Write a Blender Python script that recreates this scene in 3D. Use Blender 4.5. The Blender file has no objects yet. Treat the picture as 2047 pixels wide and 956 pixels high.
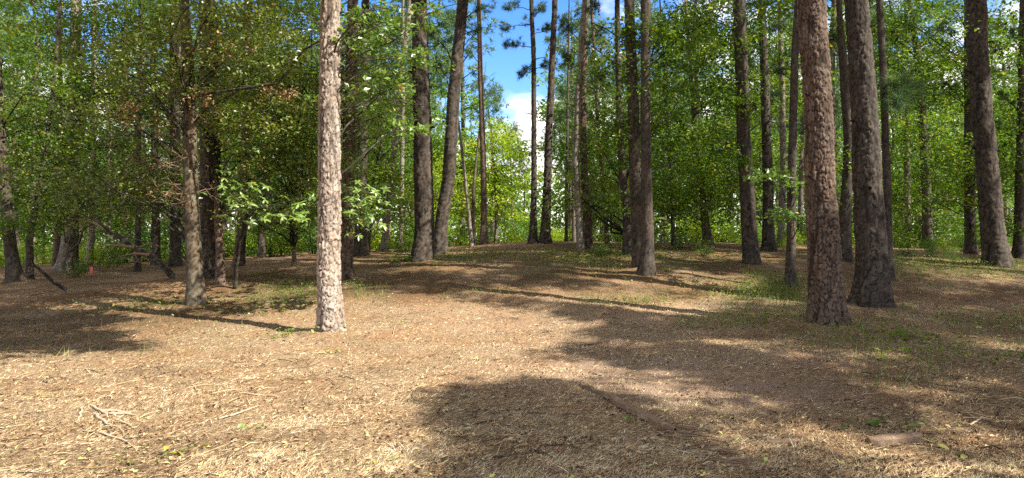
import bpy, math, time
import numpy as np
from mathutils import Vector
T00 = time.time()
rng = np.random.default_rng(7)
SC = bpy.context.scene
COL = SC.collection
# ------------------------------------------------------------------ camera, sky, sun, exposure
F = 1365.0; CX = 1023.5; CY = 478.0; EYE = 1.6      # photograph: 2047 x 956
cam_data = bpy.data.cameras.new("camera")
cam_data.sensor_width = 36.0; cam_data.lens = F / 2047 * 36.0
cam_data.clip_start = 0.05; cam_data.clip_end = 3000
cam = bpy.data.objects.new("camera", cam_data); COL.objects.link(cam)
cam.location = (0, 0, EYE); cam.rotation_euler = (math.radians(90), 0, 0)
SC.camera = cam
SUN_EL = 45.0
LH = np.array([-0.86, 0.51])                       # horizontal travel of the sunlight
LH = LH / np.linalg.norm(LH)
SUNV = np.array([-LH[0] * math.cos(math.radians(SUN_EL)), -LH[1] * math.cos(math.radians(SUN_EL)), math.sin(math.radians(SUN_EL))])
sd = bpy.data.lights.new("sun", 'SUN'); sd.energy = 5.0; sd.angle = math.radians(0.5); sd.color = (1.0, 0.945, 0.85)
sun = bpy.data.objects.new("sun", sd); COL.objects.link(sun)
sun.rotation_euler = Vector(SUNV).to_track_quat('Z', 'Y').to_euler()
sun.location = (20, -12, 30)
SC.view_settings.view_transform = 'Standard'; SC.view_settings.look = 'None'
SC.view_settings.exposure = 1.48; SC.view_settings.gamma = 1.0
SC.cycles.use_denoising = False
SC.cycles.max_bounces = 6; SC.cycles.diffuse_bounces = 3; SC.cycles.glossy_bounces = 1
SC.cycles.transmission_bounces = 3; SC.cycles.transparent_max_bounces = 4
SC.cycles.use_adaptive_sampling = False
SC.cycles.sample_clamp_indirect = 4.0

world = bpy.data.worlds.new("World"); SC.world = world; world.use_nodes = True
nt = world.node_tree; nt.nodes.clear()
def N(t, typ, **kw):
    n = t.nodes.new(typ)
    for k, v in kw.items(): setattr(n, k, v)
    return n
def L(t, a, b): t.links.new(a, b)
wo = N(nt, 'ShaderNodeOutputWorld'); bg = N(nt, 'ShaderNodeBackground'); bg.inputs[1].default_value = 0.10
sky = N(nt, 'ShaderNodeTexSky', sky_type='NISHITA'); sky.sun_disc = False
sky.sun_elevation = math.radians(SUN_EL); sky.sun_rotation = math.atan2(SUNV[0], SUNV[1])
sky.air_density = 1.0; sky.dust_density = 0.2; sky.ozone_density = 3.0
hs = N(nt, 'ShaderNodeHueSaturation'); hs.inputs['Saturation'].default_value = 1.32; hs.inputs['Value'].default_value = 1.12; hs.inputs['Hue'].default_value = .512
L(nt, sky.outputs[0], hs.inputs['Color'])
tc = N(nt, 'ShaderNodeTexCoord'); mp = N(nt, 'ShaderNodeMapping'); mp.inputs['Scale'].default_value = (1, 1, 2.2)
mp.inputs['Location'].default_value = (0.37, 1.13, 0.0)
L(nt, tc.outputs['Generated'], mp.inputs[0])
cn = N(nt, 'ShaderNodeTexNoise'); cn.inputs['Scale'].default_value = 3.2; cn.inputs['Detail'].default_value = 7; cn.inputs['Roughness'].default_value = 0.55
L(nt, mp.outputs[0], cn.inputs['Vector'])
sx = N(nt, 'ShaderNodeSeparateXYZ'); L(nt, tc.outputs['Generated'], sx.inputs[0])
# more cloud low down and away to both sides, open blue in the gap between
lo = N(nt, 'ShaderNodeMapRange'); lo.inputs['From Min'].default_value = 0.15; lo.inputs['From Max'].default_value = 0.23
lo.inputs['To Min'].default_value = 0.19; lo.inputs['To Max'].default_value = -0.13
L(nt, sx.outputs['Z'], lo.inputs['Value'])
ab = N(nt, 'ShaderNodeMath', operation='ABSOLUTE'); L(nt, sx.outputs['X'], ab.inputs[0])
sd2 = N(nt, 'ShaderNodeMapRange'); sd2.inputs['From Min'].default_value = 0.05; sd2.inputs['From Max'].default_value = 0.16
sd2.inputs['To Min'].default_value = 0.0; sd2.inputs['To Max'].default_value = 0.16
L(nt, ab.outputs[0], sd2.inputs['Value'])
a1 = N(nt, 'ShaderNodeMath', operation='ADD'); L(nt, cn.outputs['Fac'], a1.inputs[0]); L(nt, lo.outputs[0], a1.inputs[1])
a2 = N(nt, 'ShaderNodeMath', operation='ADD'); L(nt, a1.outputs[0], a2.inputs[0]); L(nt, sd2.outputs[0], a2.inputs[1])
cm = N(nt, 'ShaderNodeMapRange', interpolation_type='SMOOTHSTEP'); cm.inputs['From Min'].default_value = 0.52; cm.inputs['From Max'].default_value = 0.62
hi = N(nt, 'ShaderNodeMapRange'); hi.inputs['From Min'].default_value = 0.4; hi.inputs['From Max'].default_value = 0.6  # unseen cloud high overhead, added to whiten and brighten the ambient light
hi.inputs['To Min'].default_value = 0.0; hi.inputs['To Max'].default_value = 0.14
L(nt, sx.outputs['Z'], hi.inputs['Value'])
a3 = N(nt, 'ShaderNodeMath', operation='ADD'); L(nt, a2.outputs[0], a3.inputs[0]); L(nt, hi.outputs[0], a3.inputs[1])
L(nt, a3.outputs[0], cm.inputs['Value'])
mx = N(nt, 'ShaderNodeMix', data_type='RGBA'); L(nt, cm.outputs[0], mx.inputs[0]); L(nt, hs.outputs[0], mx.inputs[6])
mx.inputs[7].default_value = (6.6, 6.3, 6.0, 1)
L(nt, mx.outputs[2], bg.inputs[0]); L(nt, bg.outputs[0], wo.inputs[0])

# ------------------------------------------------------------------ numeric helpers
def hsh(a, b, s=0.0):
    x = np.sin(a * 127.1 + b * 311.7 + s * 74.7) * 43758.5453
    return x - np.floor(x)
def vnoise(x, y, s=0.0):
    xi = np.floor(x); yi = np.floor(y); fx = x - xi; fy = y - yi
    fx = fx * fx * (3 - 2 * fx); fy = fy * fy * (3 - 2 * fy)
    a = hsh(xi, yi, s); b = hsh(xi + 1, yi, s); c = hsh(xi, yi + 1, s); d = hsh(xi + 1, yi + 1, s)
    return (a * (1 - fx) + b * fx) * (1 - fy) + (c * (1 - fx) + d * fx) * fy - 0.5
UK = np.array([-0.75, -0.5, -0.3, -0.1, 0.05, 0.3, 0.5, 0.75])
CREST_Y = np.array([546, 529, 512, 497, 485, 487, 497, 504.0])
ZC = EYE - (CREST_Y - CY) / F * 24.0
Z40 = np.array([-0.2, 0.3, 0.65, 0.95, 1.22, 1.2, 1.05, 0.95])
Z60 = np.array([-1.4, -0.6, 0.0, 0.35, 0.6, 0.6, 0.5, 0.4])
GD = np.array([7, 8, 11, 14, 17, 20, 24, 30.0]); GV = np.array([0, .01, .07, .29, .62, .85, 1.0, 1.0])
def H(x, y):
    x = np.asarray(x, float); y = np.asarray(y, float)
    u = np.clip(x / np.maximum(y, 1.0), -0.75, 0.75)
    zc = np.interp(u, UK, ZC); z40 = np.interp(u, UK, Z40); z60 = np.interp(u, UK, Z60)
    g = np.interp(y, GD, GV)
    near = zc * g
    t1 = np.clip((y - 28) / 12, 0, 1); t1 = t1 * t1 * (3 - 2 * t1)
    t2 = np.clip((y - 40) / 20, 0, 1); t2 = t2 * t2 * (3 - 2 * t2)
    z = near * (1 - t1) + (z40 * (1 - t2) + z60 * t2) * t1
    z = z + 0.07 * vnoise(x / 1.7, y / 1.7, 1) * np.clip((y - 5) / 6, 0.3, 1) + 0.16 * vnoise(x / 4.5, y / 4.5, 2) * np.clip((y - 8) / 6, 0, 1)
    return z
MOUNDS = []        # needle heaps round the feet of the near trunks
def Hfine(x, y):
    z = H(x, y)
    f = np.clip((45 - y) / 25, 0, 1)
    z = z + f * (0.035 * vnoise(x / .42, y / .42, 3) + 0.03 * vnoise(x / .19, y / .19, 4) + 0.016 * vnoise(x / .09, y / .09, 5))
    # churned clods and rut in the bare soil
    m = np.exp(-((x - 2.3) ** 2 / 3.0 + (y - 7.0) ** 2 / 3.0))
    z = z + m * 0.05 * np.abs(vnoise(x / .16, y / .16, 6))
    for mx_, my_, mr_, mh_ in MOUNDS: z = z + mh_ * np.exp(-(((x - mx_) ** 2 + (y - my_) ** 2) / (mr_ * mr_)))
    # low lip of a machine track running across
    c = y + 0.62 * x - 13.55 + 0.35 * np.sin(x * 0.9)
    along = np.exp(-((x - 0.6) / 3.4) ** 4)
    z = z + along * 0.075 * (1 / (1 + np.exp(-c / 0.05)) - 1 / (1 + np.exp(-(c - 0.9) / 0.3)))
    return z
_D = np.concatenate([np.linspace(2.5, 40, 300), np.linspace(41, 120, 60)])
def hit(px, py):
    """ground point met by the view through a pixel of the photograph"""
    px = np.atleast_1d(np.asarray(px, float)); py = np.atleast_1d(np.asarray(py, float))
    u = (px - CX) / F; v = (CY - py) / F
    out = np.full(px.shape, np.nan)
    for s in range(0, len(px), 20000):
        uu = u[s:s+20000, None]; vv = v[s:s+20000, None]
        X = uu * _D[None]; Z = EYE + vv * _D[None]; Hh = H(X, np.broadcast_to(_D[None], X.shape))
        b = Z < Hh
        i = np.argmax(b, axis=1); ok = b.any(axis=1) & (i > 0)
        i2 = np.maximum(i, 1)
        r = np.arange(len(i2)); g1 = (Z - Hh)[r, i2 - 1]; g2 = (Z - Hh)[r, i2]
        d = _D[i2 - 1] + (_D[i2] - _D[i2 - 1]) * np.clip(g1 / (g1 - g2 + 1e-9), 0, 1)
        out[s:s+20000] = np.where(ok, d, np.nan)
    return u * out, out
def at(px, py, d): return np.array([(px - CX) / F * d, d, EYE + (CY - py) / F * d])
def topix(P):
    P = np.asarray(P, float); y = np.maximum(P[..., 1], 0.01)
    return CX + F * P[..., 0] / y, CY - F * (P[..., 2] - EYE) / y

# ------------------------------------------------------------------ mesh helpers
def mesh(name, verts, faces, mat, tone=None, smooth=True, attrs=None):
    """faces: (n,k) array or a list of such arrays"""
    fs = faces if isinstance(faces, list) else [faces]
    fs = [np.asarray(f, np.int32) for f in fs if len(f)]
    me = bpy.data.meshes.new(name)
    verts = np.asarray(verts, np.float32)
    me.vertices.add(len(verts)); me.vertices.foreach_set('co', verts.ravel())
    nl = sum(f.size for f in fs); nf = sum(len(f) for f in fs)
    me.loops.add(nl); me.polygons.add(nf)
    me.loops.foreach_set('vertex_index', np.concatenate([f.ravel() for f in fs]))
    tot = np.concatenate([np.full(len(f), f.shape[1], np.int32) for f in fs])
    me.polygons.foreach_set('loop_start', np.concatenate([[0], np.cumsum(tot)[:-1]]).astype(np.int32))
    me.polygons.foreach_set('use_smooth', np.full(nf, smooth))
    at_ = dict(attrs or {})
    if tone is not None: at_['tone'] = tone
    for k, v in at_.items():
        a = me.attributes.new(k, 'FLOAT', 'POINT'); a.data.foreach_set('value', np.asarray(v, np.float32).ravel())
    me.update(calc_edges=True)
    if mat: me.materials.append(mat)
    return me
def link(name, me, parent=None, kind=None, loc=(0, 0, 0)):
    o = bpy.data.objects.new(name, me); COL.objects.link(o); o.location = loc
    if parent is not None: o.parent = parent
    if kind: o['kind'] = kind
    return o
def thing(name, label, cat, loc=(0, 0, 0), group=None, me=None):
    o = bpy.data.objects.new(name, me); COL.objects.link(o); o.location = loc
    o['label'] = label; o['category'] = cat
    if group: o['group'] = group
    return o
class Acc:
    """collects geometry of one part"""
    def __init__(s): s.v = []; s.f3 = []; s.f4 = []; s.t = []; s.n = 0
    def add(s, v, f, tone=0.5):
        v = np.asarray(v, float); f = np.asarray(f)
        (s.f3 if f.shape[1] == 3 else s.f4).append(f + s.n); s.v.append(v)
        s.t.append(np.broadcast_to(np.asarray(tone, float), (len(v),))); s.n += len(v)
    def mesh(s, name, mat, org=(0, 0, 0), smooth=True):
        fs = []
        if s.f3: fs.append(np.concatenate(s.f3))
        if s.f4: fs.append(np.concatenate(s.f4))
        return mesh(name, np.concatenate(s.v) - np.asarray(org), fs, mat, np.concatenate(s.t), smooth)
def tube(P, R, seg=6):
    P = np.asarray(P, float); R = np.broadcast_to(np.asarray(R, float), (len(P),)); n = len(P)
    T = np.gradient(P, axis=0); T /= np.linalg.norm(T, axis=1)[:, None] + 1e-9
    ref = np.array([0.3, 0.2, 1.0]) if abs(T[:, 2]).mean() < 0.8 else np.array([1.0, 0.1, 0])
    A = np.cross(T, ref); A /= np.linalg.norm(A, axis=1)[:, None] + 1e-9; B = np.cross(T, A)
    th = np.arange(seg) * 2 * math.pi / seg
    V = P[:, None] + R[:, None, None] * (A[:, None] * np.cos(th)[None, :, None] + B[:, None] * np.sin(th)[None, :, None])
    V = V.reshape(-1, 3); i = np.arange(n - 1)[:, None] * seg; j = np.arange(seg)[None]; j2 = (j + 1) % seg
    Fq = np.stack([i + j, i + j2, i + seg + j2, i + seg + j], -1).reshape(-1, 4)
    return V, Fq
def norm(a): return a / (np.linalg.norm(a, axis=-1, keepdims=True) + 1e-9)
def leaves(C, size, up=1.0, width=0.5, fold=0.1, N_=None, A_=None):
    """one folded four-cornered leaf at each centre"""
    n = len(C); size = np.broadcast_to(np.asarray(size, float), (n,))[:, None]
    nn = norm(rng.normal(size=(n, 3)) + np.array([0, 0, up])) if N_ is None else N_
    al = rng.normal(size=(n, 3)) if A_ is None else A_
    al = norm(al - (al * nn).sum(1, keepdims=True) * nn); sd_ = np.cross(nn, al)
    V = np.stack([C - al * size * .5, C + sd_ * size * width * .5 + nn * size * fold + al * size * .05, C + al * size * .5, C - sd_ * size * width * .5 + nn * size * fold + al * size * .05], 1).reshape(-1, 3)
    i = np.arange(n)[:, None] * 4
    return V, i + np.array([[0, 1, 2, 3]])
def needles(C, D, ln, w):
    """one thin three-cornered needle from each centre along D"""
    n = len(C); D = norm(D); s = norm(np.cross(D, rng.normal(size=(n, 3))))
    ln = np.broadcast_to(np.asarray(ln, float), (n,))[:, None]
    V = np.stack([C - s * w * .5, C + s * w * .5, C + D * ln], 1).reshape(-1, 3)
    return V, np.arange(n)[:, None] * 3 + np.array([[0, 1, 2]])

# ------------------------------------------------------------------ materials
def newmat(name):
    m = bpy.data.materials.new(name); m.use_nodes = True; t = m.node_tree; t.nodes.clear()
    return m, t, N(t, 'ShaderNodeOutputMaterial')
def ramp(t, stops, inp=None):
    r = N(t, 'ShaderNodeValToRGB'); e = r.color_ramp.elements
    while len(e) < len(stops): e.new(0.5)
    for k, (p, c) in enumerate(stops): e[k].position = p; e[k].color = (*c, 1)
    if inp is not None: L(t, inp, r.inputs[0])
    return r
def attr(t, name):
    a = N(t, 'ShaderNodeAttribute'); a.attribute_name = name; return a
def noise(t, scale, detail=4, vec=None, rough=0.55):
    n = N(t, 'ShaderNodeTexNoise'); n.inputs['Scale'].default_value = scale; n.inputs['Detail'].default_value = detail; n.inputs['Roughness'].default_value = rough
    if vec is not None: L(t, vec, n.inputs['Vector'])
    return n
def mixc(t, fac, a, b, blend='MIX'):
    m = N(t, 'ShaderNodeMix', data_type='RGBA', blend_type=blend)
    for s, v in ((0, fac), (6, a), (7, b)):
        if isinstance(v, (int, float)): m.inputs[s].default_value = v
        elif isinstance(v, tuple): m.inputs[s].default_value = (*v, 1)
        else: L(t, v, m.inputs[s])
    return m.outputs[2]
def mr(t, v, a, b, c=0., d=1.):
    m = N(t, 'ShaderNodeMapRange'); L(t, v, m.inputs['Value'])
    for k, x in zip(('From Min', 'From Max', 'To Min', 'To Max'), (a, b, c, d)): m.inputs[k].default_value = x
    return m.outputs[0]
def leaf_mat(name, stops, trans=0.4, gloss=0.06, rough=0.45):
    m, t, o = newmat(name)
    a = attr(t, 'tone'); r = ramp(t, stops, a.outputs['Fac'])
    g = N(t, 'ShaderNodeNewGeometry')
    pn = noise(t, 30, 2, N(t, 'ShaderNodeTexCoord').outputs['Object'])
    col = mixc(t, 0.35, r.outputs[0], mixc(t, 1.0, r.outputs[0], mixc(t, pn.outputs['Fac'], (0.4, 0.4, 0.4), (1.5, 1.5, 1.3)), 'MULTIPLY'))
    d = N(t, 'ShaderNodeBsdfDiffuse'); L(t, col, d.inputs[0])
    tr = N(t, 'ShaderNodeBsdfTranslucent'); L(t, mixc(t, 1.0, col, (1.25, 1.35, 0.55), 'MULTIPLY'), tr.inputs[0])
    x = N(t, 'ShaderNodeMixShader'); x.inputs[0].default_value = trans; L(t, d.outputs[0], x.inputs[1]); L(t, tr.outputs[0], x.inputs[2])
    gl = N(t, 'ShaderNodeBsdfGlossy'); gloss = gloss * .42; gl.inputs['Roughness'].default_value = rough; gl.inputs[0].default_value = (1, 1, 1, 1)
    y = N(t, 'ShaderNodeMixShader'); y.inputs[0].default_value = gloss; L(t, x.outputs[0], y.inputs[1]); L(t, gl.outputs[0], y.inputs[2])
    L(t, y.outputs[0], o.inputs[0]); return m
M = {}
M['leaf'] = leaf_mat('broadleaf', [(0, (.035, .07, .006)), (.5, (.085, .15, .010)), (.85, (.18, .25, .018)), (1, (.38, .31, .03))], .5)
M['leaf_olive'] = leaf_mat('olive_broadleaf', [(0, (.05, .075, .010)), (.5, (.125, .16, .018)), (.85, (.23, .26, .035)), (1, (.28, .17, .06))], .42, .12)
M['leaf_bright'] = leaf_mat('yellow_green_broadleaf', [(0, (.16, .25, .02)), (.5, (.26, .36, .025)), (.85, (.38, .42, .03)), (1, (.55, .42, .05))], .45, .04)
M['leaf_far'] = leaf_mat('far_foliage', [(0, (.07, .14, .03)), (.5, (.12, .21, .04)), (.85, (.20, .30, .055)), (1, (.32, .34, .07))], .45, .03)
M['leaf_pale'] = leaf_mat('pale_whorled_leaf', [(0, (.10, .18, .03)), (.5, (.16, .25, .045)), (.9, (.23, .31, .07)), (1, (.45, .34, .06))], .35, .12, .4)
M['pine'] = leaf_mat('pine_needle', [(0, (.03, .065, .022)), (.5, (.055, .105, .032)), (.9, (.10, .16, .045)), (1, (.22, .20, .06))], .25, .06)
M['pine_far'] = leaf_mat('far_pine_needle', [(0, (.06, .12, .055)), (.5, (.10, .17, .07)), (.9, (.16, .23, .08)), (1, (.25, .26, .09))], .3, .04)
M['grass'] = leaf_mat('grass_blade', [(0, (.08, .12, .03)), (.5, (.14, .19, .05)), (.85, (.26, .27, .09)), (1, (.42, .33, .15))], .35, .05)

def bark_mat(name, fissure, plate_a, plate_b, lichen, lich_amt, bump=0.6, scale=(1, 1, .35), rough=.9):
    m, t, o = newmat(name)
    e = attr(t, 'edge'); p = attr(t, 'tone'); c = N(t, 'ShaderNodeTexCoord').outputs['Object']
    mpn = N(t, 'ShaderNodeMapping'); mpn.inputs['Scale'].default_value = scale; L(t, c, mpn.inputs[0])
    n1 = noise(t, 24, 6, mpn.outputs[0], .65); n2 = noise(t, 2.2, 4, c); n3 = noise(t, 90, 3, mpn.outputs[0], .7)
    plate = mixc(t, p.outputs['Fac'], plate_a, plate_b)
    plate = mixc(t, .75, plate, mixc(t, 1., plate, mixc(t, n1.outputs['Fac'], (.25, .22, .2), (1.9, 1.85, 1.8)), 'MULTIPLY'))
    plate = mixc(t, mr(t, n2.outputs['Fac'], .35, .65, 0, .45), plate, mixc(t, 1., plate, (1.05, .84, .68), 'MULTIPLY'))
    n5 = noise(t, 1.1, 3, c); plate = mixc(t, mr(t, n5.outputs['Fac'], .4, .6, 0, .55), plate, mixc(t, 1., plate, (.55, .57, .60), 'MULTIPLY'))
    col = mixc(t, mr(t, e.outputs['Fac'], .05, .8), fissure, plate)
    n4 = noise(t, 7, 5, c, .7)
    col = mixc(t, mr(t, n4.outputs['Fac'], .60 - .2 * lich_amt, .68 - .2 * lich_amt, 0, lich_amt), col, lichen)
    b = N(t, 'ShaderNodeBsdfPrincipled'); L(t, col, b.inputs['Base Color']); b.inputs['Roughness'].default_value = rough
    b.inputs['Specular IOR Level'].default_value = .25
    ad = N(t, 'ShaderNodeMath', operation='ADD'); L(t, n1.outputs['Fac'], ad.inputs[0])
    sc_ = N(t, 'ShaderNodeMath', operation='MULTIPLY'); L(t, n3.outputs['Fac'], sc_.inputs[0]); sc_.inputs[1].default_value = .5
    L(t, sc_.outputs[0], ad.inputs[1])
    bp = N(t, 'ShaderNodeBump'); bp.inputs['Strength'].default_value = bump; bp.inputs['Distance'].default_value = .02
    L(t, ad.outputs[0], bp.inputs['Height']); L(t, bp.outputs[0], b.inputs['Normal'])
    L(t, b.outputs[0], o.inputs[0]); return m
M['bark_pale'] = bark_mat('pale_pine_bark', (.04, .026, .018), (.24, .20, .16), (.37, .325, .275), (.36, .34, .29), .25)
M['bark_red'] = bark_mat('reddish_pine_bark', (.012, .008, .006), (.082, .054, .036), (.155, .118, .088), (.18, .165, .13), .2)
M['bark_dark'] = bark_mat('dark_pine_bark', (.010, .008, .006), (.045, .037, .028), (.095, .079, .062), (.12, .12, .10), .2)
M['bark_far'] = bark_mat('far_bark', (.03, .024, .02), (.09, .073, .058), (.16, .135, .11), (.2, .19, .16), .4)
M['bark_oak'] = bark_mat('grey_brown_bark', (.028, .022, .015), (.085, .066, .042), (.13, .104, .07), (.18, .19, .14), .4, .5, (1, 1, .12))
M['bark_grey'] = bark_mat('pale_grey_bark', (.06, .05, .04), (.15, .13, .10), (.22, .19, .15), (.27, .27, .21), .5, .4, (1, 1, .3))
M['deadwood'] = bark_mat('dead_twig_wood', (.2, .13, .08), (.30, .21, .14), (.46, .35, .25), (.4, .36, .28), .2, .3, (1, 1, .2))
M['splinter'] = bark_mat('split_weathered_wood', (.2, .13, .08), (.36, .25, .16), (.5, .38, .26), (.55, .44, .32), .3, .8, (1, 1, 1))
M['straw_stick'] = bark_mat('bleached_stick', (.4, .3, .2), (.48, .38, .26), (.62, .52, .38), (.6, .52, .4), .2, .3, (1, 1, 1))

def ground_mat():
    m, t, o = newmat('forest_floor')
    c = N(t, 'ShaderNodeTexCoord').outputs['Object']; w = attr(t, 'bare'); gr = attr(t, 'green')
    mpn = N(t, 'ShaderNodeMapping'); mpn.inputs['Scale'].default_value = (1, 2.4, 1); mpn.inputs['Rotation'].default_value = (0, 0, .5); L(t, c, mpn.inputs[0])
    mp2 = N(t, 'ShaderNodeMapping'); mp2.inputs['Scale'].default_value = (2.6, .8, 1); mp2.inputs['Rotation'].default_value = (0, 0, -.5); L(t, c, mp2.inputs[0])
    n0 = noise(t, .9, 4, c); n1 = noise(t, 22, 6, mpn.outputs[0], .7); n2 = noise(t, 55, 4, mp2.outputs[0], .75); n3 = noise(t, 5, 5, c, .65)
    base = ramp(t, [(.25, (.10, .062, .036)), (.42, (.25, .17, .10)), (.58, (.37, .27, .165)), (.8, (.50, .395, .27))], n1.outputs['Fac']).outputs[0]
    fine = mixc(t, mr(t, n2.outputs['Fac'], .32, .62), (.28, .24, .2), (1.45, 1.42, 1.36))
    col = mixc(t, .8, base, mixc(t, 1., base, fine, 'MULTIPLY'))
    col = mixc(t, mr(t, n0.outputs['Fac'], .42, .62, 0, .55), col, mixc(t, 1., col, (.95, .72, .56), 'MULTIPLY'))
    col = mixc(t, mr(t, n3.outputs['Fac'], .55, .68, 0, .5), col, (.13, .078, .047))
    soil = mixc(t, n1.outputs['Fac'], (.22, .14, .095), (.42, .29, .21))
    bm = N(t, 'ShaderNodeMath', operation='MULTIPLY'); L(t, w.outputs['Fac'], bm.inputs[0]); L(t, mr(t, n3.outputs['Fac'], .38, .52), bm.inputs[1])
    col = mixc(t, bm.outputs[0], col, soil)
    hu = attr(t, 'dark_floor'); col = mixc(t, hu.outputs['Fac'], col, mixc(t, 1., col, (.52, .48, .42), 'MULTIPLY'))
    gm = N(t, 'ShaderNodeMath', operation='MULTIPLY'); L(t, gr.outputs['Fac'], gm.inputs[0]); L(t, mr(t, n1.outputs['Fac'], .4, .6), gm.inputs[1])
    col = mixc(t, gm.outputs[0], col, mixc(t, n2.outputs['Fac'], (.05, .075, .02), (.16, .17, .05)))
    b = N(t, 'ShaderNodeBsdfPrincipled'); L(t, col, b.inputs['Base Color']); b.inputs['Roughness'].default_value = .95; b.inputs['Specular IOR Level'].default_value = .15
    ad = N(t, 'ShaderNodeMath', operation='ADD'); L(t, n1.outputs['Fac'], ad.inputs[0]); L(t, n2.outputs['Fac'], ad.inputs[1])
    bp = N(t, 'ShaderNodeBump'); bp.inputs['Strength'].default_value = .9; bp.inputs['Distance'].default_value = .03
    L(t, ad.outputs[0], bp.inputs['Height']); L(t, bp.outputs[0], b.inputs['Normal']); L(t, b.outputs[0], o.inputs[0]); return m
M['ground'] = ground_mat()
def tone_mat(name, stops, rough=.8, spec=.2):
    m, t, o = newmat(name); a = attr(t, 'tone'); r = ramp(t, stops, a.outputs['Fac'])
    b = N(t, 'ShaderNodeBsdfPrincipled'); L(t, r.outputs[0], b.inputs['Base Color']); b.inputs['Roughness'].default_value = rough; b.inputs['Specular IOR Level'].default_value = spec
    L(t, b.outputs[0], o.inputs[0]); return m
M['straw'] = tone_mat('pine_straw', [(0, (.045, .027, .015)), (.2, (.15, .09, .05)), (.38, (.32, .225, .12)), (.62, (.46, .35, .19)), (.86, (.58, .475, .285)), (1, (.70, .61, .44))])
M['deadleaf'] = tone_mat('dead_leaf', [(0, (.05, .028, .016)), (.4, (.28, .16, .08)), (.7, (.42, .30, .16)), (.85, (.45, .42, .14)), (1, (.25, .33, .08))], .7)
M['paint'] = tone_mat('pink_stake_paint', [(0, (.7, .16, .14)), (1, (.8, .22, .18))], .6)

# ------------------------------------------------------------------ the ground
def axis(lo, hi, dense_lo, dense_hi, step, grow=1.09, cap=25):
    a = list(np.arange(dense_lo, dense_hi + 1e-6, step)); s = step
    while a[-1] < hi: s = min(s * grow, cap); a.append(a[-1] + s)
    s = step; b = [a[0]]
    while b[-1] > lo: s = min(s * grow, cap); b.append(b[-1] - s)
    return np.array(b[:0:-1] + a)
def dirmask(x, y, lst):
    r = np.zeros_like(x)
    for cx, cy, rx, ry, amt in lst: r = np.maximum(r, amt * np.exp(-(((x - cx) / rx) ** 2 + ((y - cy) / ry) ** 2) ** 1.5))
    return r
GREEN = [(at(1530, 560, 14)[0], 14.5, 1.6, 1.3, .8), (5.6, 10.2, 1.0, .9, .45), (6.3, 9, 1.2, .7, .35), (12.5, 19, 5, 1.6, .9), (3.4, 19, 3, 2, .7), (1.6, 18.5, 1.4, 1.5, .7),
         (-1.5, 19.5, 2.2, 1.5, .5), (-4.8, 15, 1.2, 1.8, .6), (-7.5, 14.5, 2, 1, .35), (2.6, 13.5, 1.0, .4, .5), (8.5, 12, 2.5, .8, .35), (0, 45, 90, 14, .7), (4, 11.6, 1, .5, .5)]
def dark_floor_at(x, y):
    # darker floor tone: over the rise, right of the clearing, far left and in scattered patches
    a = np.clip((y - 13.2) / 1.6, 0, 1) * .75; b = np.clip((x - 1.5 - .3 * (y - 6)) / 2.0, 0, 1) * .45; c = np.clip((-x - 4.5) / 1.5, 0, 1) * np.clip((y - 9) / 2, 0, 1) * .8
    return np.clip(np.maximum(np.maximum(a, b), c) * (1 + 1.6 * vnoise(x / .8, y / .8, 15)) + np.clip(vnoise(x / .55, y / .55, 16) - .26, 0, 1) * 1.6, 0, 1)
def build_ground():
    xs = axis(-400, 400, -9.5, 9.5, .06, 1.06); ys = axis(-60, 420, 3.6, 15, .06, 1.05)
    X, Y = np.meshgrid(xs, ys); Z = Hfine(X, Y)
    V = np.stack([X, Y, Z], -1).reshape(-1, 3); nx = len(xs); ny = len(ys)
    i = np.arange(ny - 1)[:, None] * nx + np.arange(nx - 1)[None]
    Fq = np.stack([i, i + 1, i + nx + 1, i + nx], -1).reshape(-1, 4)
    bare = dirmask(X, Y, [(1.9, 8.3, 2.2, 1.0, .9), (2.2, 7.0, 1.5, .7, 1), (3.4, 8.6, 1.5, .9, .7), (1, 9.8, 1.8, 1, .4), (6, 13.2, 2.5, .8, .6), (-9, 22, 4, 2, .8), (8.5, 17.5, 3, .7, .7), (.5, 12, 3, 1.2, .3)]).ravel()
    green = dirmask(X, Y, GREEN).ravel() * .6; dark_floor = (dark_floor_at(X, Y)).ravel()
    me = mesh('ground', V, Fq, M['ground'], attrs={'bare': bare, 'green': green, 'dark_floor': dark_floor})
    print('ground', len(Fq)); return link('ground', me, kind='structure')

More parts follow.
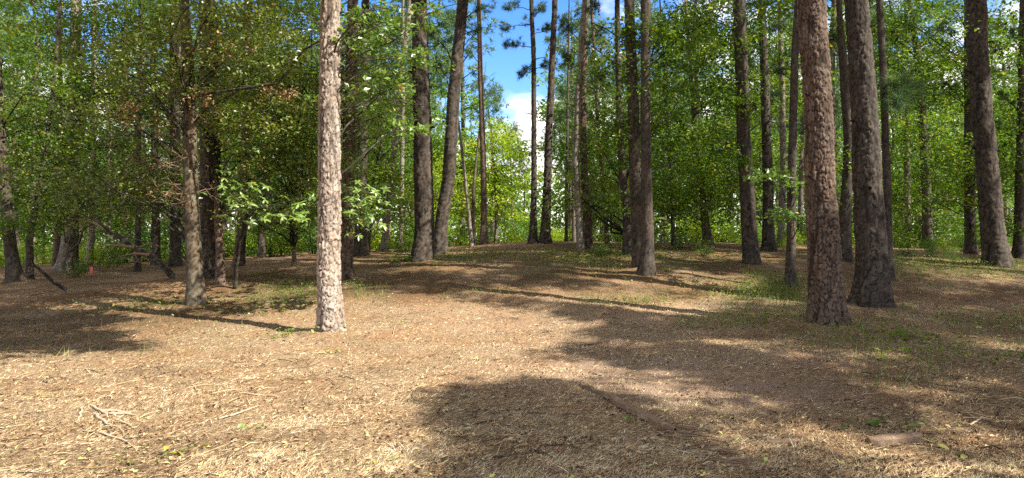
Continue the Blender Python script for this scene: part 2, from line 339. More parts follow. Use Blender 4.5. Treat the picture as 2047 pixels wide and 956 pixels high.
# ------------------------------------------------------------------ trunks
def voro(u, v, nu, s):
    ui = np.floor(u); vi = np.floor(v)
    F1 = np.full(u.shape, 9.); v = v; F2 = np.full(u.shape, 9.); ID = np.zeros(u.shape)
    for a in (-1, 0, 1):
        for b in (-1, 0, 1):
            cu = ui + a; cv = vi + b; cm_ = np.mod(cu, nu)
            px = cu + .15 + .7 * hsh(cm_, cv, s); py = cv + .1 + .8 * hsh(cm_, cv, s + 5)
            d = np.maximum(np.abs(px - u), np.abs(py - v)) * .6 + np.hypot(px - u, py - v) * .5
            n = d < F1; F2 = np.where(n, F1, np.minimum(F2, d)); ID = np.where(n, hsh(cm_, cv, s + 9), ID); F1 = np.where(n, d, F1)
    return F1, F2, ID
BARK = {'pine': (.062, .125, .026), 'small': (.045, .07, .010), 'furrow': (.028, .22, .009), 'smooth': (.05, .3, .004)}
def trunk_mesh(P, R, step, style, mat, seed, zvis=99, flare=.35, org=(0, 0, 0)):
    P = np.asarray(P, float); R = np.asarray(R, float)
    s = np.concatenate([[0], np.cumsum(np.linalg.norm(np.diff(P, axis=0), axis=1))])
    zz = np.interp(s, s, P[:, 2]); S = [0.]
    while S[-1] < s[-1] - 1e-3:
        z = np.interp(S[-1], s, zz); S.append(min(S[-1] + (step if z < zvis else .6), s[-1]))
    S = np.array(S)
    # smooth interpolation of the path
    def sm(vals):
        v = np.interp(S, s, vals); return v
    C = np.stack([sm(P[:, k]) for k in range(3)], 1); r = sm(R)
    hgt = S
    wob = .35 * R[0]
    C[:, 0] += wob * .5 * vnoise(hgt / 1.3, hgt * 0 + seed, 31) * np.clip(hgt, 0, 1); C[:, 1] += wob * .5 * vnoise(hgt / 1.3, hgt * 0 + seed, 33) * np.clip(hgt, 0, 1)
    k = max(8, int(2 * math.pi * R[0] / step)); th = np.arange(k) * 2 * math.pi / k
    TH, SS = np.meshgrid(th, S); RR = np.broadcast_to(r[:, None], TH.shape).copy()
    fl = np.exp(-np.maximum(SS - .3, 0) / .30)
    RR *= 1 + 1.15 * flare * fl * (1 + .5 * np.sin(TH * 4 + seed) + .3 * np.sin(TH * 7 + seed * 2)) + .05 * vnoise(SS / .5, np.cos(TH) * 1.5 + seed, 7)
    cw, ch, amp = BARK[style]
    nu = max(5, int(2 * math.pi * R[0] / cw)); amp = min(amp, .13 * R[0] + .002)
    U = TH / (2 * math.pi) * nu; Vv = SS / ch
    U2 = U + .9 * vnoise(SS / .11, np.sin(TH) * 6, seed) + .3 * vnoise(SS / .035, np.cos(TH) * 14, seed + 1); V2 = Vv + .3 * vnoise(np.cos(TH) * 17, SS / .04, seed + 2) + .9 * vnoise(np.cos(TH) * 7, SS / .12, seed + 3) + .5 * hsh(np.floor(U), 0 * U, seed)
    F1, F2, ID = voro(U2, V2, nu, seed); e = np.clip((F2 - F1) / .17, 0, 1); e = e * e * (3 - 2 * e)
    fis = np.abs(vnoise(U * .55 + 1.6 * vnoise(SS / .22, np.cos(TH) * 3, seed + 12), SS / .55 + np.sin(TH) * 2, seed + 13)); fz = np.clip(fis / .10, 0, 1) if style == 'pine' else 1.; e = e * (.25 + .75 * fz)
    rough_ = vnoise(U * 2.3, Vv * 2.7, seed + 8)
    lip = (V2 * 1.0 - np.floor(V2)); RR = RR + amp * (e * (.7 + .7 * ID + .35 * (hsh(np.round(ID * 997), ID * 0, 4) - .5) * np.sin(U2 * 2.1) - .35 * lip) - .5) + amp * .5 * rough_ * e
    RR = np.maximum(RR, .3 * r[:, None])
    V = np.stack([C[:, 0, None] + RR * np.cos(TH), C[:, 1, None] + RR * np.sin(TH), np.broadcast_to(C[:, 2, None], TH.shape)], -1).reshape(-1, 3)
    n = len(S); i = np.arange(n - 1)[:, None] * k; j = np.arange(k)[None]; j2 = (j + 1) % k
    Fq = np.stack([i + j, i + j2, i + k + j2, i + k + j], -1).reshape(-1, 4)
    return mesh('trunk', V - np.asarray(org), Fq, mat, tone=ID.ravel(), attrs={'edge': (np.clip((F2 - F1) / .20, 0, 1) * (.15 + .85 * fz)).ravel()})

TREES = []     # every near tree: dict(root, base, path, radii, height)
def make_tree(name, label, pts, d=None, style='pine', mat='bark_dark', height=19., group=None, cat='tree', flare=.35, base_py_hidden=False, seed=None, lean_y=0.):
    """pts: (px, py, width px) up the trunk, base first"""
    seed = seed if seed is not None else float(len(TREES) + 1)
    if d is None:
        _, dd = hit([pts[0][0]], [pts[0][1]]); d = float(dd[0])
        if d != d: d = 24.
    P = [at(px, py, d) for px, py, w in pts]; R = [w / 2 * d / F for _, _, w in pts]
    zb = float(H(P[0][0], d))
    if base_py_hidden:
        a, b = P[0], P[1]; P[0] = a + (b - a) * ((zb - a[2]) / (b[2] - a[2]))
    P[0][2] = zb
    b0 = P[0].copy(); P = [P[0] - (P[1] - P[0]) / np.linalg.norm(P[1] - P[0]) * .3] + P; R = [R[0]] + R
    zt = P[-1][2]; H_top = zb + height
    if zt < H_top - .5:
        dirv = (P[-1] - P[-2]) / (P[-1][2] - P[-2][2]); dirv[:2] = np.clip(dirv[:2], -.12, .12); rt = R[-1]
        for q in (.25, .5, .75, 1):
            P.append(P[-1] * 0 + P[len(pts)] + dirv * (H_top - zt) * q); R.append(rt * (1 - .75 * q))
    P = np.array(P); P[:, 1] += lean_y * (P[:, 2] - zb)
    root = thing(name, label, cat, tuple(b0), group)
    st = max(.014, d * .00125) if d < 13 else d * .0020; zv = EYE + .37 * d + .3
    me = trunk_mesh(P, R, st, style, M[mat], seed, zv, flare, b0)
    link('trunk', me, root)
    t = dict(root=root, base=b0, P=P, R=np.array(R), d=d, top=H_top, mat=mat); TREES.append(t); return t
def trunk_at(t, z):
    return np.array([np.interp(z, t['P'][:, 2], t['P'][:, k]) for k in range(3)]), float(np.interp(z, t['P'][:, 2], t['R']))

PINE = 'pine'
T = {}
def mk(key, *a, **k): T[key] = make_tree(*a, **k)
mk('pale', 'pine_tree', 'straight pine with pale pinkish plated bark, fully sunlit, standing alone in sunny straw', [(662, 668, 46), (658, 560, 44), (658, 400, 42), (660, 200, 40), (661, 0, 36)], mat='bark_pale', height=20, flare=.2)
mk('twiggy', 'understory_tree', 'slender tan trunked tree bristling with bare dead twigs', [(394, 613, 33), (388, 540, 30), (382, 400, 28), (380, 250, 24), (374, 100, 21), (368, 0, 18)], style='furrow', mat='bark_oak', height=11)
mk('darkleft', 'pine_tree', 'thick dark pine directly behind the twiggy tan trunk', [(420, 523, 42), (420, 400, 38), (418, 200, 36), (416, 0, 33)], d=17.5, height=20, base_py_hidden=True)
mk('snag', 'dead_snag', 'short reddish broken snag beside the thick dark pine', [(441, 574, 18), (440, 500, 16), (436, 440, 14)], mat='bark_red', style='small', height=2.6, cat='dead tree', flare=.2)
mk('behindpale', 'pine_tree', 'reddish brown pine half hidden behind the pale sunlit pine', [(690, 560, 27), (691, 450, 25), (697, 300, 25), (702, 150, 23), (706, 0, 20)], mat='bark_red', height=17)
mk('greytop', 'pine_tree', 'pine with dark foot and greyish upper trunk behind a spray of lit leaves', [(721, 511, 24), (722, 400, 21), (724, 300, 19), (728, 150, 17), (731, 0, 14)], mat='bark_dark', height=20)
mk('s771', 'pine_tree', 'slim pale brown pine curving gently upwards among green undergrowth', [(767, 502, 13), (775, 430, 12), (786, 320, 13), (792, 250, 13), (802, 150, 11), (821, 0, 10)], mat='bark_grey', style='small', height=18)
mk('s802', 'pine_tree', 'thin pale straight pine just before the thick dark pair', [(801, 500, 7), (804, 350, 8), (806, 200, 7), (806, 80, 5)], d=27, mat='bark_grey', style='small', height=14, base_py_hidden=True)
mk('bigdark', 'pine_tree', 'thick dark upright pine with flared foot and a bright strip down one edge', [(843, 525, 40), (847, 460, 38), (846, 350, 37), (842, 180, 33), (837, 0, 30)], mat='bark_dark', height=22, flare=.3)
mk('leanpine', 'pine_tree', 'tall pine leaning away from the thick dark upright one, dappled foot', [(879, 508, 26), (884, 440, 25), (896, 350, 25), (906, 200, 24), (920, 50, 22), (925, 0, 21)], mat='bark_dark', height=21, flare=.3)
mk('thin943', 'young_tree', 'very thin light tan stem leaning before the yellow green tree', [(943, 494, 8), (938, 440, 7), (931, 370, 6), (921, 280, 6), (916, 240, 4)], style='smooth', mat='bark_grey', height=5.4)
mk('s968', 'pine_tree', 'slender pine with broken branch stubs in front of the yellow green tree', [(967, 490, 15), (967, 400, 12), (965, 300, 11), (960, 150, 10), (957, 0, 9)], mat='bark_red', style='small', height=19, flare=.45)
mk('s1066', 'pine_tree', 'slim dark pine crossing the open blue sky, first of a close pair', [(1065, 487, 15), (1067, 400, 12), (1068, 250, 10), (1066, 100, 9), (1062, 0, 8)], mat='bark_dark', height=21, flare=.4)
mk('s1089', 'pine_tree', 'smooth dark pine on the crest leaning beside the slim dark one', [(1089, 486, 20), (1092, 420, 17), (1097, 280, 14), (1104, 120, 12), (1109, 0, 10)], mat='bark_dark', height=21, flare=.35)
mk('s1133', 'pine_tree', 'very thin dark pole pine past the crest, needle tufts on its upper stem', [(1132, 486, 6), (1133, 350, 6), (1136, 150, 4), (1137, 60, 3)], d=26, style='small', height=11)
mk('s1160', 'pine_tree', 'pine with knobbly sun speckled bark crossing over a reddish one', [(1161, 506, 14), (1157, 430, 13), (1151, 320, 12), (1156, 180, 11), (1166, 40, 10)], mat='bark_grey', height=20)
mk('s1174', 'pine_tree', 'reddish kinked pine touching the knobbly speckled one', [(1175, 497, 17), (1174, 430, 18), (1168, 350, 14), (1165, 200, 13), (1171, 0, 11)], mat='bark_red', height=20)
mk('s1213', 'pine_tree', 'thin curved pine, lit along its lower trunk, near the reddish kinked one', [(1214, 488, 9), (1211, 430, 8), (1201, 330, 7), (1193, 200, 7), (1183, 20, 6)], mat='bark_red', style='small', height=17)
mk('s1258', 'pine_tree', 'dark rough pine with ragged edges standing behind the paired trunks', [(1258, 512, 22), (1252, 430, 15), (1241, 300, 13), (1236, 180, 11), (1233, 0, 9)], mat='bark_dark', height=19)
mk('twin_back', 'oak_tree', 'almost black trunk, the rear one of the touching pair', [(1276, 540, 24), (1273, 440, 23), (1266, 200, 22), (1258, 0, 19)], style='furrow', mat='bark_dark', height=17, flare=.2)
mk('twin_front', 'oak_tree', 'lichen spotted grey brown trunk, the front one of the touching pair', [(1291, 553, 29), (1294, 470, 23), (1293, 350, 20), (1291, 200, 19), (1290, 0, 19)], style='furrow', mat='bark_dark', height=17, flare=.3)
mk('s1345', 'young_tree', 'thin bowed dark stem between the touching pair and a curving oak', [(1347, 492, 8), (1342, 350, 7), (1332, 220, 6), (1325, 100, 4)], style='smooth', mat='bark_dark', height=10)
mk('s1415', 'oak_tree', 'curving smooth oak with low leafy limbs beyond the shaded rise', [(1416, 489, 18), (1408, 420, 15), (1403, 370, 13), (1390, 290, 10), (1384, 200, 8)], style='furrow', mat='bark_oak', height=11)
mk('s1502', 'pine_tree', 'dark pine wrapped in green climbing leaves at mid height', [(1503, 531, 31), (1497, 430, 28), (1489, 320, 26), (1485, 200, 25), (1478, 0, 22)], mat='bark_dark', height=19, flare=.2)
mk('s1535', 'pine_tree', 'dark pine behind a spray of pale maple leaves', [(1537, 502, 24), (1536, 400, 20), (1530, 200, 16), (1522, 0, 13)], mat='bark_dark', height=19)
mk('s1563', 'pine_tree', 'pale grey slim trunk seen between two darker ones', [(1560, 493, 13), (1565, 350, 13), (1563, 200, 11), (1560, 60, 9)], d=25, mat='bark_grey', height=16)
mk('s1583', 'pine_tree', 'slender rough pine next to the broad reddish plated one', [(1580, 575, 20), (1581, 450, 16), (1584, 300, 15), (1588, 120, 14), (1595, 0, 12)], mat='bark_dark', style='small', height=15, flare=.25)
mk('broadred', 'pine_tree', 'broadest pine, reddish brown plated bark lit along one upper side', [(1655, 652, 66), (1650, 560, 61), (1645, 450, 57), (1635, 250, 51), (1626, 80, 51), (1622, 0, 50)], mat='bark_red', height=21, flare=.22)
mk('second', 'pine_tree', 'second broadest pine, grey brown bark, flared foot with pale roots', [(1742, 617, 62), (1742, 540, 58), (1737, 420, 54), (1727, 230, 47), (1716, 80, 43), (1710, 0, 41)], mat='bark_dark', height=21, flare=.35)
mk('s1780', 'pine_tree', 'slim dark trunk touching the edge of the flared pine', [(1779, 562, 15), (1774, 400, 14), (1767, 200, 13), (1758, 0, 12)], style='small', mat='bark_dark', height=16)
mk('s1690', 'oak_tree', 'crooked dark oak forking high up, seen between the two broad pines', [(1688, 525, 26), (1690, 420, 22), (1697, 280, 20), (1690, 170, 18), (1680, 60, 12), (1677, 0, 10)], style='furrow', mat='bark_dark', height=12)
mk('s1855', 'oak_tree', 'straight dark trunk rising through lit green leaves beyond the shade', [(1855, 497, 19), (1853, 400, 17), (1845, 250, 15), (1836, 120, 12), (1822, 30, 9)], style='furrow', mat='bark_dark', height=13)
mk('s1940', 'oak_tree', 'dim dark trunk just behind the big leaning pine', [(1941, 508, 20), (1939, 400, 19), (1937, 250, 17), (1935, 100, 14)], style='furrow', mat='bark_dark', height=14)
mk('leanright', 'pine_tree', 'large leaning pine with a sunlit edge on its plated bark', [(1994, 536, 44), (1988, 470, 42), (1976, 350, 38), (1964, 250, 36), (1958, 120, 35), (1950, 0, 34)], mat='bark_dark', height=20, flare=.3)
mk('edge', 'pine_tree', 'dark trunk at the very edge of the woods past the large leaning pine', [(2036, 516, 18), (2038, 400, 17), (2042, 200, 15), (2046, 0, 13)], style='pine', height=18)
mk('s350', 'pine_tree', 'dark straight trunk a little behind the twiggy tan tree', [(351, 533, 20), (351, 400, 18), (350, 200, 18), (347, 0, 16)], height=19)
mk('beech', 'beech_tree', 'pale smooth trunk with a sunlit swollen foot and slight lean', [(130, 541, 30), (138, 480, 27), (143, 430, 25), (148, 300, 22), (150, 100, 19)], style='smooth', mat='bark_grey', height=15, flare=.3)
mk('s20', 'oak_tree', 'dark bent trunk at the shaded edge with roots spreading', [(33, 568, 26), (22, 500, 22), (14, 440, 20), (4, 300, 18), (-8, 100, 16)], style='furrow', mat='bark_dark', height=13, flare=.4)
mk('s60', 'young_tree', 'dark sapling standing next to the bent shaded trunk', [(59, 562, 14), (58, 480, 13), (86, 330, 9), (104, 200, 8), (116, 60, 6)], style='smooth', mat='bark_dark', height=9)
mk('s114', 'pine_tree', 'thin reddish trunk beside the pale beech', [(111, 536, 12), (116, 460, 12), (118, 400, 11), (120, 200, 9)], d=27, mat='bark_red', style='small', height=15, base_py_hidden=True)
mk('s152', 'young_tree', 'thin black stem tight behind the beech', [(150, 536, 11), (152, 440, 10), (156, 250, 8)], d=25, style='smooth', mat='bark_dark', height=11, base_py_hidden=True)
mk('s178', 'pine_tree', 'pinkish lit trunk behind the pink survey stake', [(176, 535, 13), (183, 470, 13), (186, 350, 11), (188, 150, 9)], d=26, mat='bark_pale', style='small', height=16, base_py_hidden=True)
mk('s215', 'young_tree', 'grey stem past the pink survey stake', [(213, 535, 9), (216, 460, 9), (220, 300, 7)], d=30, style='smooth', mat='bark_grey', height=12, base_py_hidden=True)
mk('s246', 'pine_tree', 'reddish trunk behind the propped dead log', [(244, 533, 13), (248, 450, 12), (250, 300, 11), (252, 100, 9)], d=28, mat='bark_red', style='small', height=15, base_py_hidden=True)
mk('s275', 'young_tree', 'dark pole stem crossed by the propped dead log', [(275, 535, 11), (276, 420, 10), (278, 200, 8)], d=22, style='smooth', mat='bark_dark', height=11)
mk('s312', 'pine_tree', 'rough trunk with dappled light above the dead log fork', [(312, 522, 15), (311, 430, 14), (308, 250, 12), (305, 60, 10)], d=25, mat='bark_dark', height=16, base_py_hidden=True)
mk('s502', 'pine_tree', 'mid brown pine between leaning stem and leafy sapling', [(478, 512, 20), (484, 440, 19), (490, 300, 18), (494, 100, 15)], d=21, mat='bark_red', height=18, base_py_hidden=True)
mk('s523', 'pine_tree', 'dark trunk under the hanging whorled leaves', [(522, 515, 13), (524, 430, 12), (528, 250, 10), (530, 60, 8)], d=25, mat='bark_dark', height=16, base_py_hidden=True)
mk('s540', 'young_tree', 'thin dark stem paired with the trunk under the whorled leaves', [(540, 512, 5), (539, 440, 5), (543, 300, 4)], d=27, style='smooth', mat='bark_dark', height=8, base_py_hidden=True)
mk('s590', 'young_tree', 'thin tan stem holding the leafy sapling crown', [(588, 512, 8), (589, 440, 7), (592, 330, 6), (598, 200, 4)], d=19.5, style='smooth', mat='bark_oak', height=6, base_py_hidden=True)
mk('s745', 'young_tree', 'forked black stem behind the leaf spray beside the pale pine', [(735, 505, 7), (741, 430, 6), (748, 350, 5), (760, 290, 3)], d=23, style='smooth', mat='bark_dark', height=5.5, base_py_hidden=True)
mk('s925', 'young_tree', 'brown stem rising inside the yellow green tree', [(948, 490, 8), (945, 420, 7), (948, 360, 6), (952, 320, 4)], d=26, style='smooth', mat='bark_oak', height=7, base_py_hidden=True)
for t in TREES:
    if t['d'] < 20.5: MOUNDS.append((t['base'][0], t['base'][1], .2 + t['R'][1] * 2.1, .03 + .22 * t['R'][1]))
build_ground()
print('trunks', time.time() - T00, sum(len(c.data.polygons) for t in TREES for c in t['root'].children))

# ------------------------------------------------------------------ visible foliage
def blob(n, c, r):
    v = rng.normal(size=(n, 3)); v = norm(v) * rng.random((n, 1)) ** (1 / 2.4)
    return np.asarray(c) + v * np.asarray(r)
def sprays(t, specs, leaf=.09, per=34, mat='leaf', up=1.6, tone=(.1, .8), limb_every=13, name='foliage', srad=.42, flat=.22, droop=.1, limb_mat=None, yellow=.02):
    """specs: (cx, cy, rx, ry in photo px, depth offset, depth half thickness, number of sprays)"""
    acc = Acc(); root = t['root']; org = t['base']; nl = 0
    for cx, cy, rx, ry, dd, th, n in specs:
        d = t['d'] + dd; c = at(cx, cy, d); nc = max(2, n // 6); K = blob(nc, c, (rx * d / F, th, ry * d / F)); who = rng.integers(0, nc, n); cs = min(1., rx * d / F)
        S = K[who] + rng.normal(size=(n, 3)) * np.array([.62, .62, .20]) * cs; far_ = rng.random(n) < .25; S[far_] = blob(n, c, (rx * d / F, th, ry * d / F))[far_]; kt = rng.random(nc); zg = H(S[:, 0], S[:, 1]); who = who[S[:, 2] > zg + .25]; S = S[S[:, 2] > zg + .25]
        if not len(S): continue
        rr = srad * (.6 + .8 * rng.random(len(S))) * min(1.3, d / 18)
        k = per
        ang = rng.random((len(S), k)) * 2 * math.pi; rad = np.sqrt(rng.random((len(S), k))) * rr[:, None]
        tilt = rng.normal(size=(len(S), 2)) * .25
        X = np.cos(ang) * rad; Y = np.sin(ang) * rad
        Z = X * tilt[:, :1] + Y * tilt[:, 1:] + rng.normal(size=X.shape) * rr[:, None] * flat - droop * rad
        C = (S[:, None] + np.stack([X, Y, Z], -1)).reshape(-1, 3)
        stone = np.clip(tone[0] + (tone[1] - tone[0]) * (.55 * kt[who] ** 1.3 + .45 * rng.random(len(S))), 0, 1)
        tn = np.clip(np.repeat(stone, k) + rng.normal(size=len(C)) * .10, 0, .9)
        tn = np.where(rng.random(len(C)) < yellow, 1.0, tn)
        V, Fq = leaves(C, leaf * (.6 + .8 * rng.random(len(C))), up, .55, .1)
        acc.add(V, Fq, np.repeat(tn, 4))
        for q in range(0, len(S), limb_every):
            s = S[q]; za = max(s[2] - (.15 + .45 * rng.random()) * np.hypot(s[0] - t['P'][0][0], s[1] - t['P'][0][1]) - .2, org[2] + .6)
            a, ra = trunk_at(t, za); L_ = np.linalg.norm(s - a)
            if L_ > 5.5 or L_ < .3: continue
            m = a * .5 + s * .5 + np.array([0, 0, .12 * L_]) + rng.normal(size=3) * .11 * L_
            P = np.array([a, a * .6 + m * .4 + rng.normal(size=3) * .03 * L_, m, m * .45 + s * .55 + rng.normal(size=3) * .03 * L_, s])
            r0 = min(max(.006, .008 * L_ + .004), ra * .6 + .004)
            v, f = tube(P, r0 * np.array([1, .8, .6, .42, .15]), 5)
            br = Acc(); br.add(v, f, .4)
            for w in range(3):
                q0 = P[2 + w // 2] * (1 - .3 * w) + P[-1] * .3 * w if w < 2 else P[3]
                e2 = q0 + norm(rng.normal(size=3) * np.array([1, 1, .3])) * .14 * L_ + np.array([0, 0, .03])
                v, f = tube([q0, (q0 + e2) / 2 + rng.normal(size=3) * .02, e2], r0 * np.array([.4, .28, .1]), 4); br.add(v, f, .4)
            link('branch', br.mesh('branch', M[limb_mat or t['mat']], org), root); nl += 1
    o = link(name, acc.mesh(name, M[mat], org, False), root, 'stuff')
    return o
def pine_limb(t, tip, z0, tufts=26, ln=.17, w=.011, sub=5, spread=.38, mat='pine', kind='pine_branch', parts=None, per=26, droop=0.):
    """a bare limb from the trunk to a world point, with needle tufts on side shoots; returns needles accumulated"""
    root = t['root']; org = t['base']; a, ra = trunk_at(t, z0); tip = np.asarray(tip, float); L_ = np.linalg.norm(tip - a)
    m = (a + tip) / 2 + np.array([0, 0, .10 * L_]) + rng.normal(size=3) * .05 * L_
    ts = np.linspace(0, 1, 7)[:, None]; P = a * (1 - ts) ** 2 + 2 * m * ts * (1 - ts) + tip * ts ** 2
    P[1:-1] += rng.normal(size=(5, 3)) * .018 * L_
    r0 = min(.010 * L_ + .006, ra * .6); br = Acc(); v, f = tube(P, r0 * np.linspace(1, .2, 7), 5); br.add(v, f, .4)
    ends = [tip]
    for q in range(sub):
        u = .35 + .6 * (q + rng.random()) / sub; b = a * (1 - u) ** 2 + 2 * m * u * (1 - u) + tip * u ** 2
        e = b + norm(rng.normal(size=3) * np.array([1, 1, .45]) + norm(tip - a) * .7) * L_ * spread * (1.15 - u) + np.array([0, 0, .04 * L_])
        v, f = tube([b, (b + e) / 2 + rng.normal(size=3) * .03, e], r0 * np.array([.45, .3, .12]), 4); br.add(v, f, .4)
        ends += [e, (b + e) / 2 + rng.normal(size=3) * .05]
    link('branch', br.mesh('branch', M[t['mat']], org), root)
    E = np.array(ends); idx = rng.integers(0, len(E), tufts); C0 = E[idx] + rng.normal(size=(tufts, 3)) * .09 * (L_ * .3 + .4)
    ax = norm((C0 - a) + rng.normal(size=(tufts, 3)) * .5 * L_)
    C = np.repeat(C0, per, 0) + rng.normal(size=(tufts * per, 3)) * .02
    D = norm(np.repeat(ax, per, 0) * .7 + rng.normal(size=(tufts * per, 3)) * .8 + np.array([0, 0, .15 - droop]))
    V, Ft = needles(C, D, ln * (.7 + .5 * rng.random(len(C))), w)
    tn = np.clip(np.repeat(.2 + .6 * rng.random(tufts), per) + rng.normal(size=len(C)) * .08, 0, 1)
    parts.add(V, Ft, np.repeat(tn, 3))

# left thicket
def grp(t, *a, **k): return sprays(T[t], *a, **k)
grp('twiggy', [(330, 120, 130, 120, -.5, 1.6, 110), (470, 60, 130, 75, -1.2, 1.5, 90), (270, 330, 120, 120, .4, 1.3, 90), (450, 200, 80, 110, .5, 1.2, 60), (230, 400, 110, 60, .4, 1.3, 50)], leaf=.085, mat='leaf_olive', tone=(.0, .75), limb_mat='bark_oak')
grp('darkleft', [(520, 190, 120, 170, -1, 1.6, 210), (545, 350, 110, 100, -.5, 1.2, 85)], leaf=.085, mat='leaf_olive', tone=(.35, 1.0))
grp('s350', [(250, 160, 140, 170, 0, 2, 170), (330, 360, 110, 80, 0, 1.6, 60)], leaf=.10, mat='leaf', tone=(.0, .7))
grp('beech', [(150, 160, 190, 170, -1, 2.5, 270), (90, 340, 140, 100, -1, 2, 200), (230, 370, 100, 80, -1, 2, 100)], leaf=.11, mat='leaf', tone=(.0, .8))
grp('s20', [(20, 120, 130, 150, .5, 2, 110), (40, 300, 110, 110, .5, 1.5, 90), (20, 420, 60, 60, 0, 1.0, 26)], leaf=.10, mat='leaf', tone=(.1, .9))
grp('s60', [(90, 250, 90, 140, 0, 1.4, 90), (150, 420, 80, 40, 0, 1, 20)], leaf=.09, mat='leaf_olive', tone=(.1, .8))
grp('behindpale', [(620, 200, 110, 190, .5, 1.6, 170), (700, 130, 70, 130, -.3, 1.2, 70)], leaf=.085, mat='leaf_olive', tone=(.25, .95))
grp('s590', [(590, 330, 85, 100, 0, 1.4, 110), (560, 440, 80, 30, 0, 1.4, 26)], leaf=.10, mat='leaf', tone=(.1, .85))
grp('s745', [(745, 330, 70, 70, 1, 1.6, 90), (790, 400, 50, 60, 2, 1.6, 50)], leaf=.12, mat='leaf', tone=(.35, .95))
grp('s312', [(300, 280, 110, 150, 2, 2.2, 110), (290, 440, 110, 30, 2, 2, 26)], leaf=.13, mat='leaf', tone=(.2, .95))
grp('s523', [(520, 150, 110, 160, 1, 2, 110)], leaf=.13, mat='leaf', tone=(.2, .95))
grp('beech', [(120, 20, 200, 60, -1, 2.5, 150)], leaf=.11, mat='leaf', tone=(.0, .9), name='upper_foliage')
grp('s350', [(300, 20, 170, 60, 0, 2, 130)], leaf=.10, mat='leaf', tone=(.1, .9), name='upper_foliage')
grp('darkleft', [(500, 30, 130, 50, 0, 1.6, 110)], leaf=.09, mat='leaf_olive', tone=(.2, 1.), name='upper_foliage')
grp('behindpale', [(760, 170, 60, 120, 2, 1.6, 60)], leaf=.10, mat='leaf', tone=(.3, .95), name='upper_foliage')
grp('s1855', [(1800, 30, 110, 50, 0, 2.2, 80), (1950, 60, 90, 70, 0, 2.2, 90)], leaf=.12, mat='leaf', tone=(.1, .95), name='upper_foliage')
grp('s1415', [(1420, 60, 90, 70, 0, 2.2, 70), (1560, 120, 60, 120, 2, 2.2, 70)], leaf=.12, mat='leaf', tone=(.1, .95), name='upper_foliage')
grp('s1258', [(1200, 330, 50, 60, 3, 2, 30), (1180, 420, 70, 40, 3, 2, 30)], leaf=.12, mat='leaf', tone=(.4, .95), name='low_foliage')
# right hardwoods
grp('twin_front', [(1300, 120, 60, 130, .3, 1.4, 50), (1370, 60, 80, 80, 1, 1.5, 50)], leaf=.10, tone=(.0, .7))
grp('twin_back', [(1230, 230, 60, 190, 1, 1.6, 70), (1340, 250, 70, 120, 1.2, 1.6, 60)], leaf=.10, tone=(.0, .7), mat='leaf')
grp('s1415', [(1400, 320, 100, 90, -.5, 2.4, 150), (1440, 400, 70, 50, -.5, 2, 50), (1360, 400, 70, 60, -.5, 2, 50), (1420, 210, 90, 80, 0, 2, 80)], leaf=.12, tone=(.1, .9), yellow=.03)
grp('s1345', [(1340, 380, 50, 90, 0, 1.6, 60), (1330, 200, 60, 110, 0, 1.6, 60)], leaf=.12, tone=(.1, .8))
grp('s1502', [(1440, 110, 80, 110, .5, 1.6, 90), (1520, 60, 60, 90, 1, 1.4, 50)], leaf=.10, tone=(.05, .8))
grp('s1690', [(1690, 120, 70, 120, 1, 1.6, 50), (1680, 350, 30, 80, 0, 1.2, 18), (1700, 420, 40, 40, 0, 1.2, 10)], leaf=.10, tone=(.1, .85))
grp('s1855', [(1840, 300, 90, 130, 0, 2.2, 150), (1850, 430, 90, 40, 1, 2, 60), (1800, 120, 80, 110, 0, 2.2, 110)], leaf=.12, tone=(.1, .95))
grp('s1940', [(1920, 330, 70, 90, -1, 2, 90), (1900, 110, 90, 120, 0, 2, 120)], leaf=.12, tone=(.05, .85))
grp('edge', [(2020, 330, 50, 120, 0, 1.6, 60), (2010, 450, 50, 30, 0, 1.5, 20), (2030, 150, 40, 120, 0, 1.5, 40)], leaf=.11, tone=(.1, .9))
grp('s1563', [(1560, 250, 70, 120, 3, 2.5, 80)], leaf=.14, tone=(.2, .9))
grp('s1258', [(1200, 200, 50, 150, 2, 2, 60), (1220, 400, 50, 60, 2, 1.6, 40)], leaf=.11, tone=(.05, .7), mat='leaf_olive')
print('sprays', time.time() - T00)
# pine limbs in view
def pines(key, lst, mat='pine', **k):
    acc = Acc(); t = T[key]
    for px, py, dd, pz in lst: pine_limb(t, at(px, py, t['d'] + dd), at(px, pz, t['d'])[2], parts=acc, **k)
    link('needle_foliage', acc.mesh('needle_foliage', M[mat], t['base'], False), t['root'], 'stuff')
pines('s1066', [(1010, 90, -.5, 95), (1005, 60, .8, 50), (1040, 150, 0, 130), (1100, 60, .4, 70), (1012, 15, .3, 20), (1108, 130, .5, 140), (1090, 10, 0, 40)], tufts=30)
pines('s968', [(905, 20, 0, 60), (912, 55, .5, 90), (985, 185, 1, 210), (930, 100, 1, 130)], tufts=20)
pines('leanpine', [(985, 10, -.5, 40), (850, 60, .5, 130), (960, 60, .5, 110), (880, 130, 1, 190)], tufts=22)
pines('s1133', [(1115, 100, .2, 110), (1155, 130, 0, 140), (1120, 180, .2, 185), (1150, 210, 0, 215), (1118, 60, .2, 70), (1150, 50, 0, 60), (1125, 250, 0, 255), (1146, 290, 0, 292)], tufts=12, sub=3)
pines('s1160', [(1120, 40, 0, 90), (1200, 60, .5, 110), (1130, 120, .5, 160), (1205, 150, 0, 190), (1190, 10, 0, 50)], tufts=26)
pines('s1213', [(1250, 60, 0, 100), (1170, 100, .4, 150), (1230, 170, .4, 200), (1175, 230, 0, 260), (1240, 250, 0, 280)], tufts=22)
pines('s1780', [(1815, 200, -1.2, 190), (1800, 175, -1.5, 180), (1838, 180, -1, 190), (1790, 210, -1.4, 200)], mat='pine_far', tufts=12, per=60, ln=.30, w=.009)
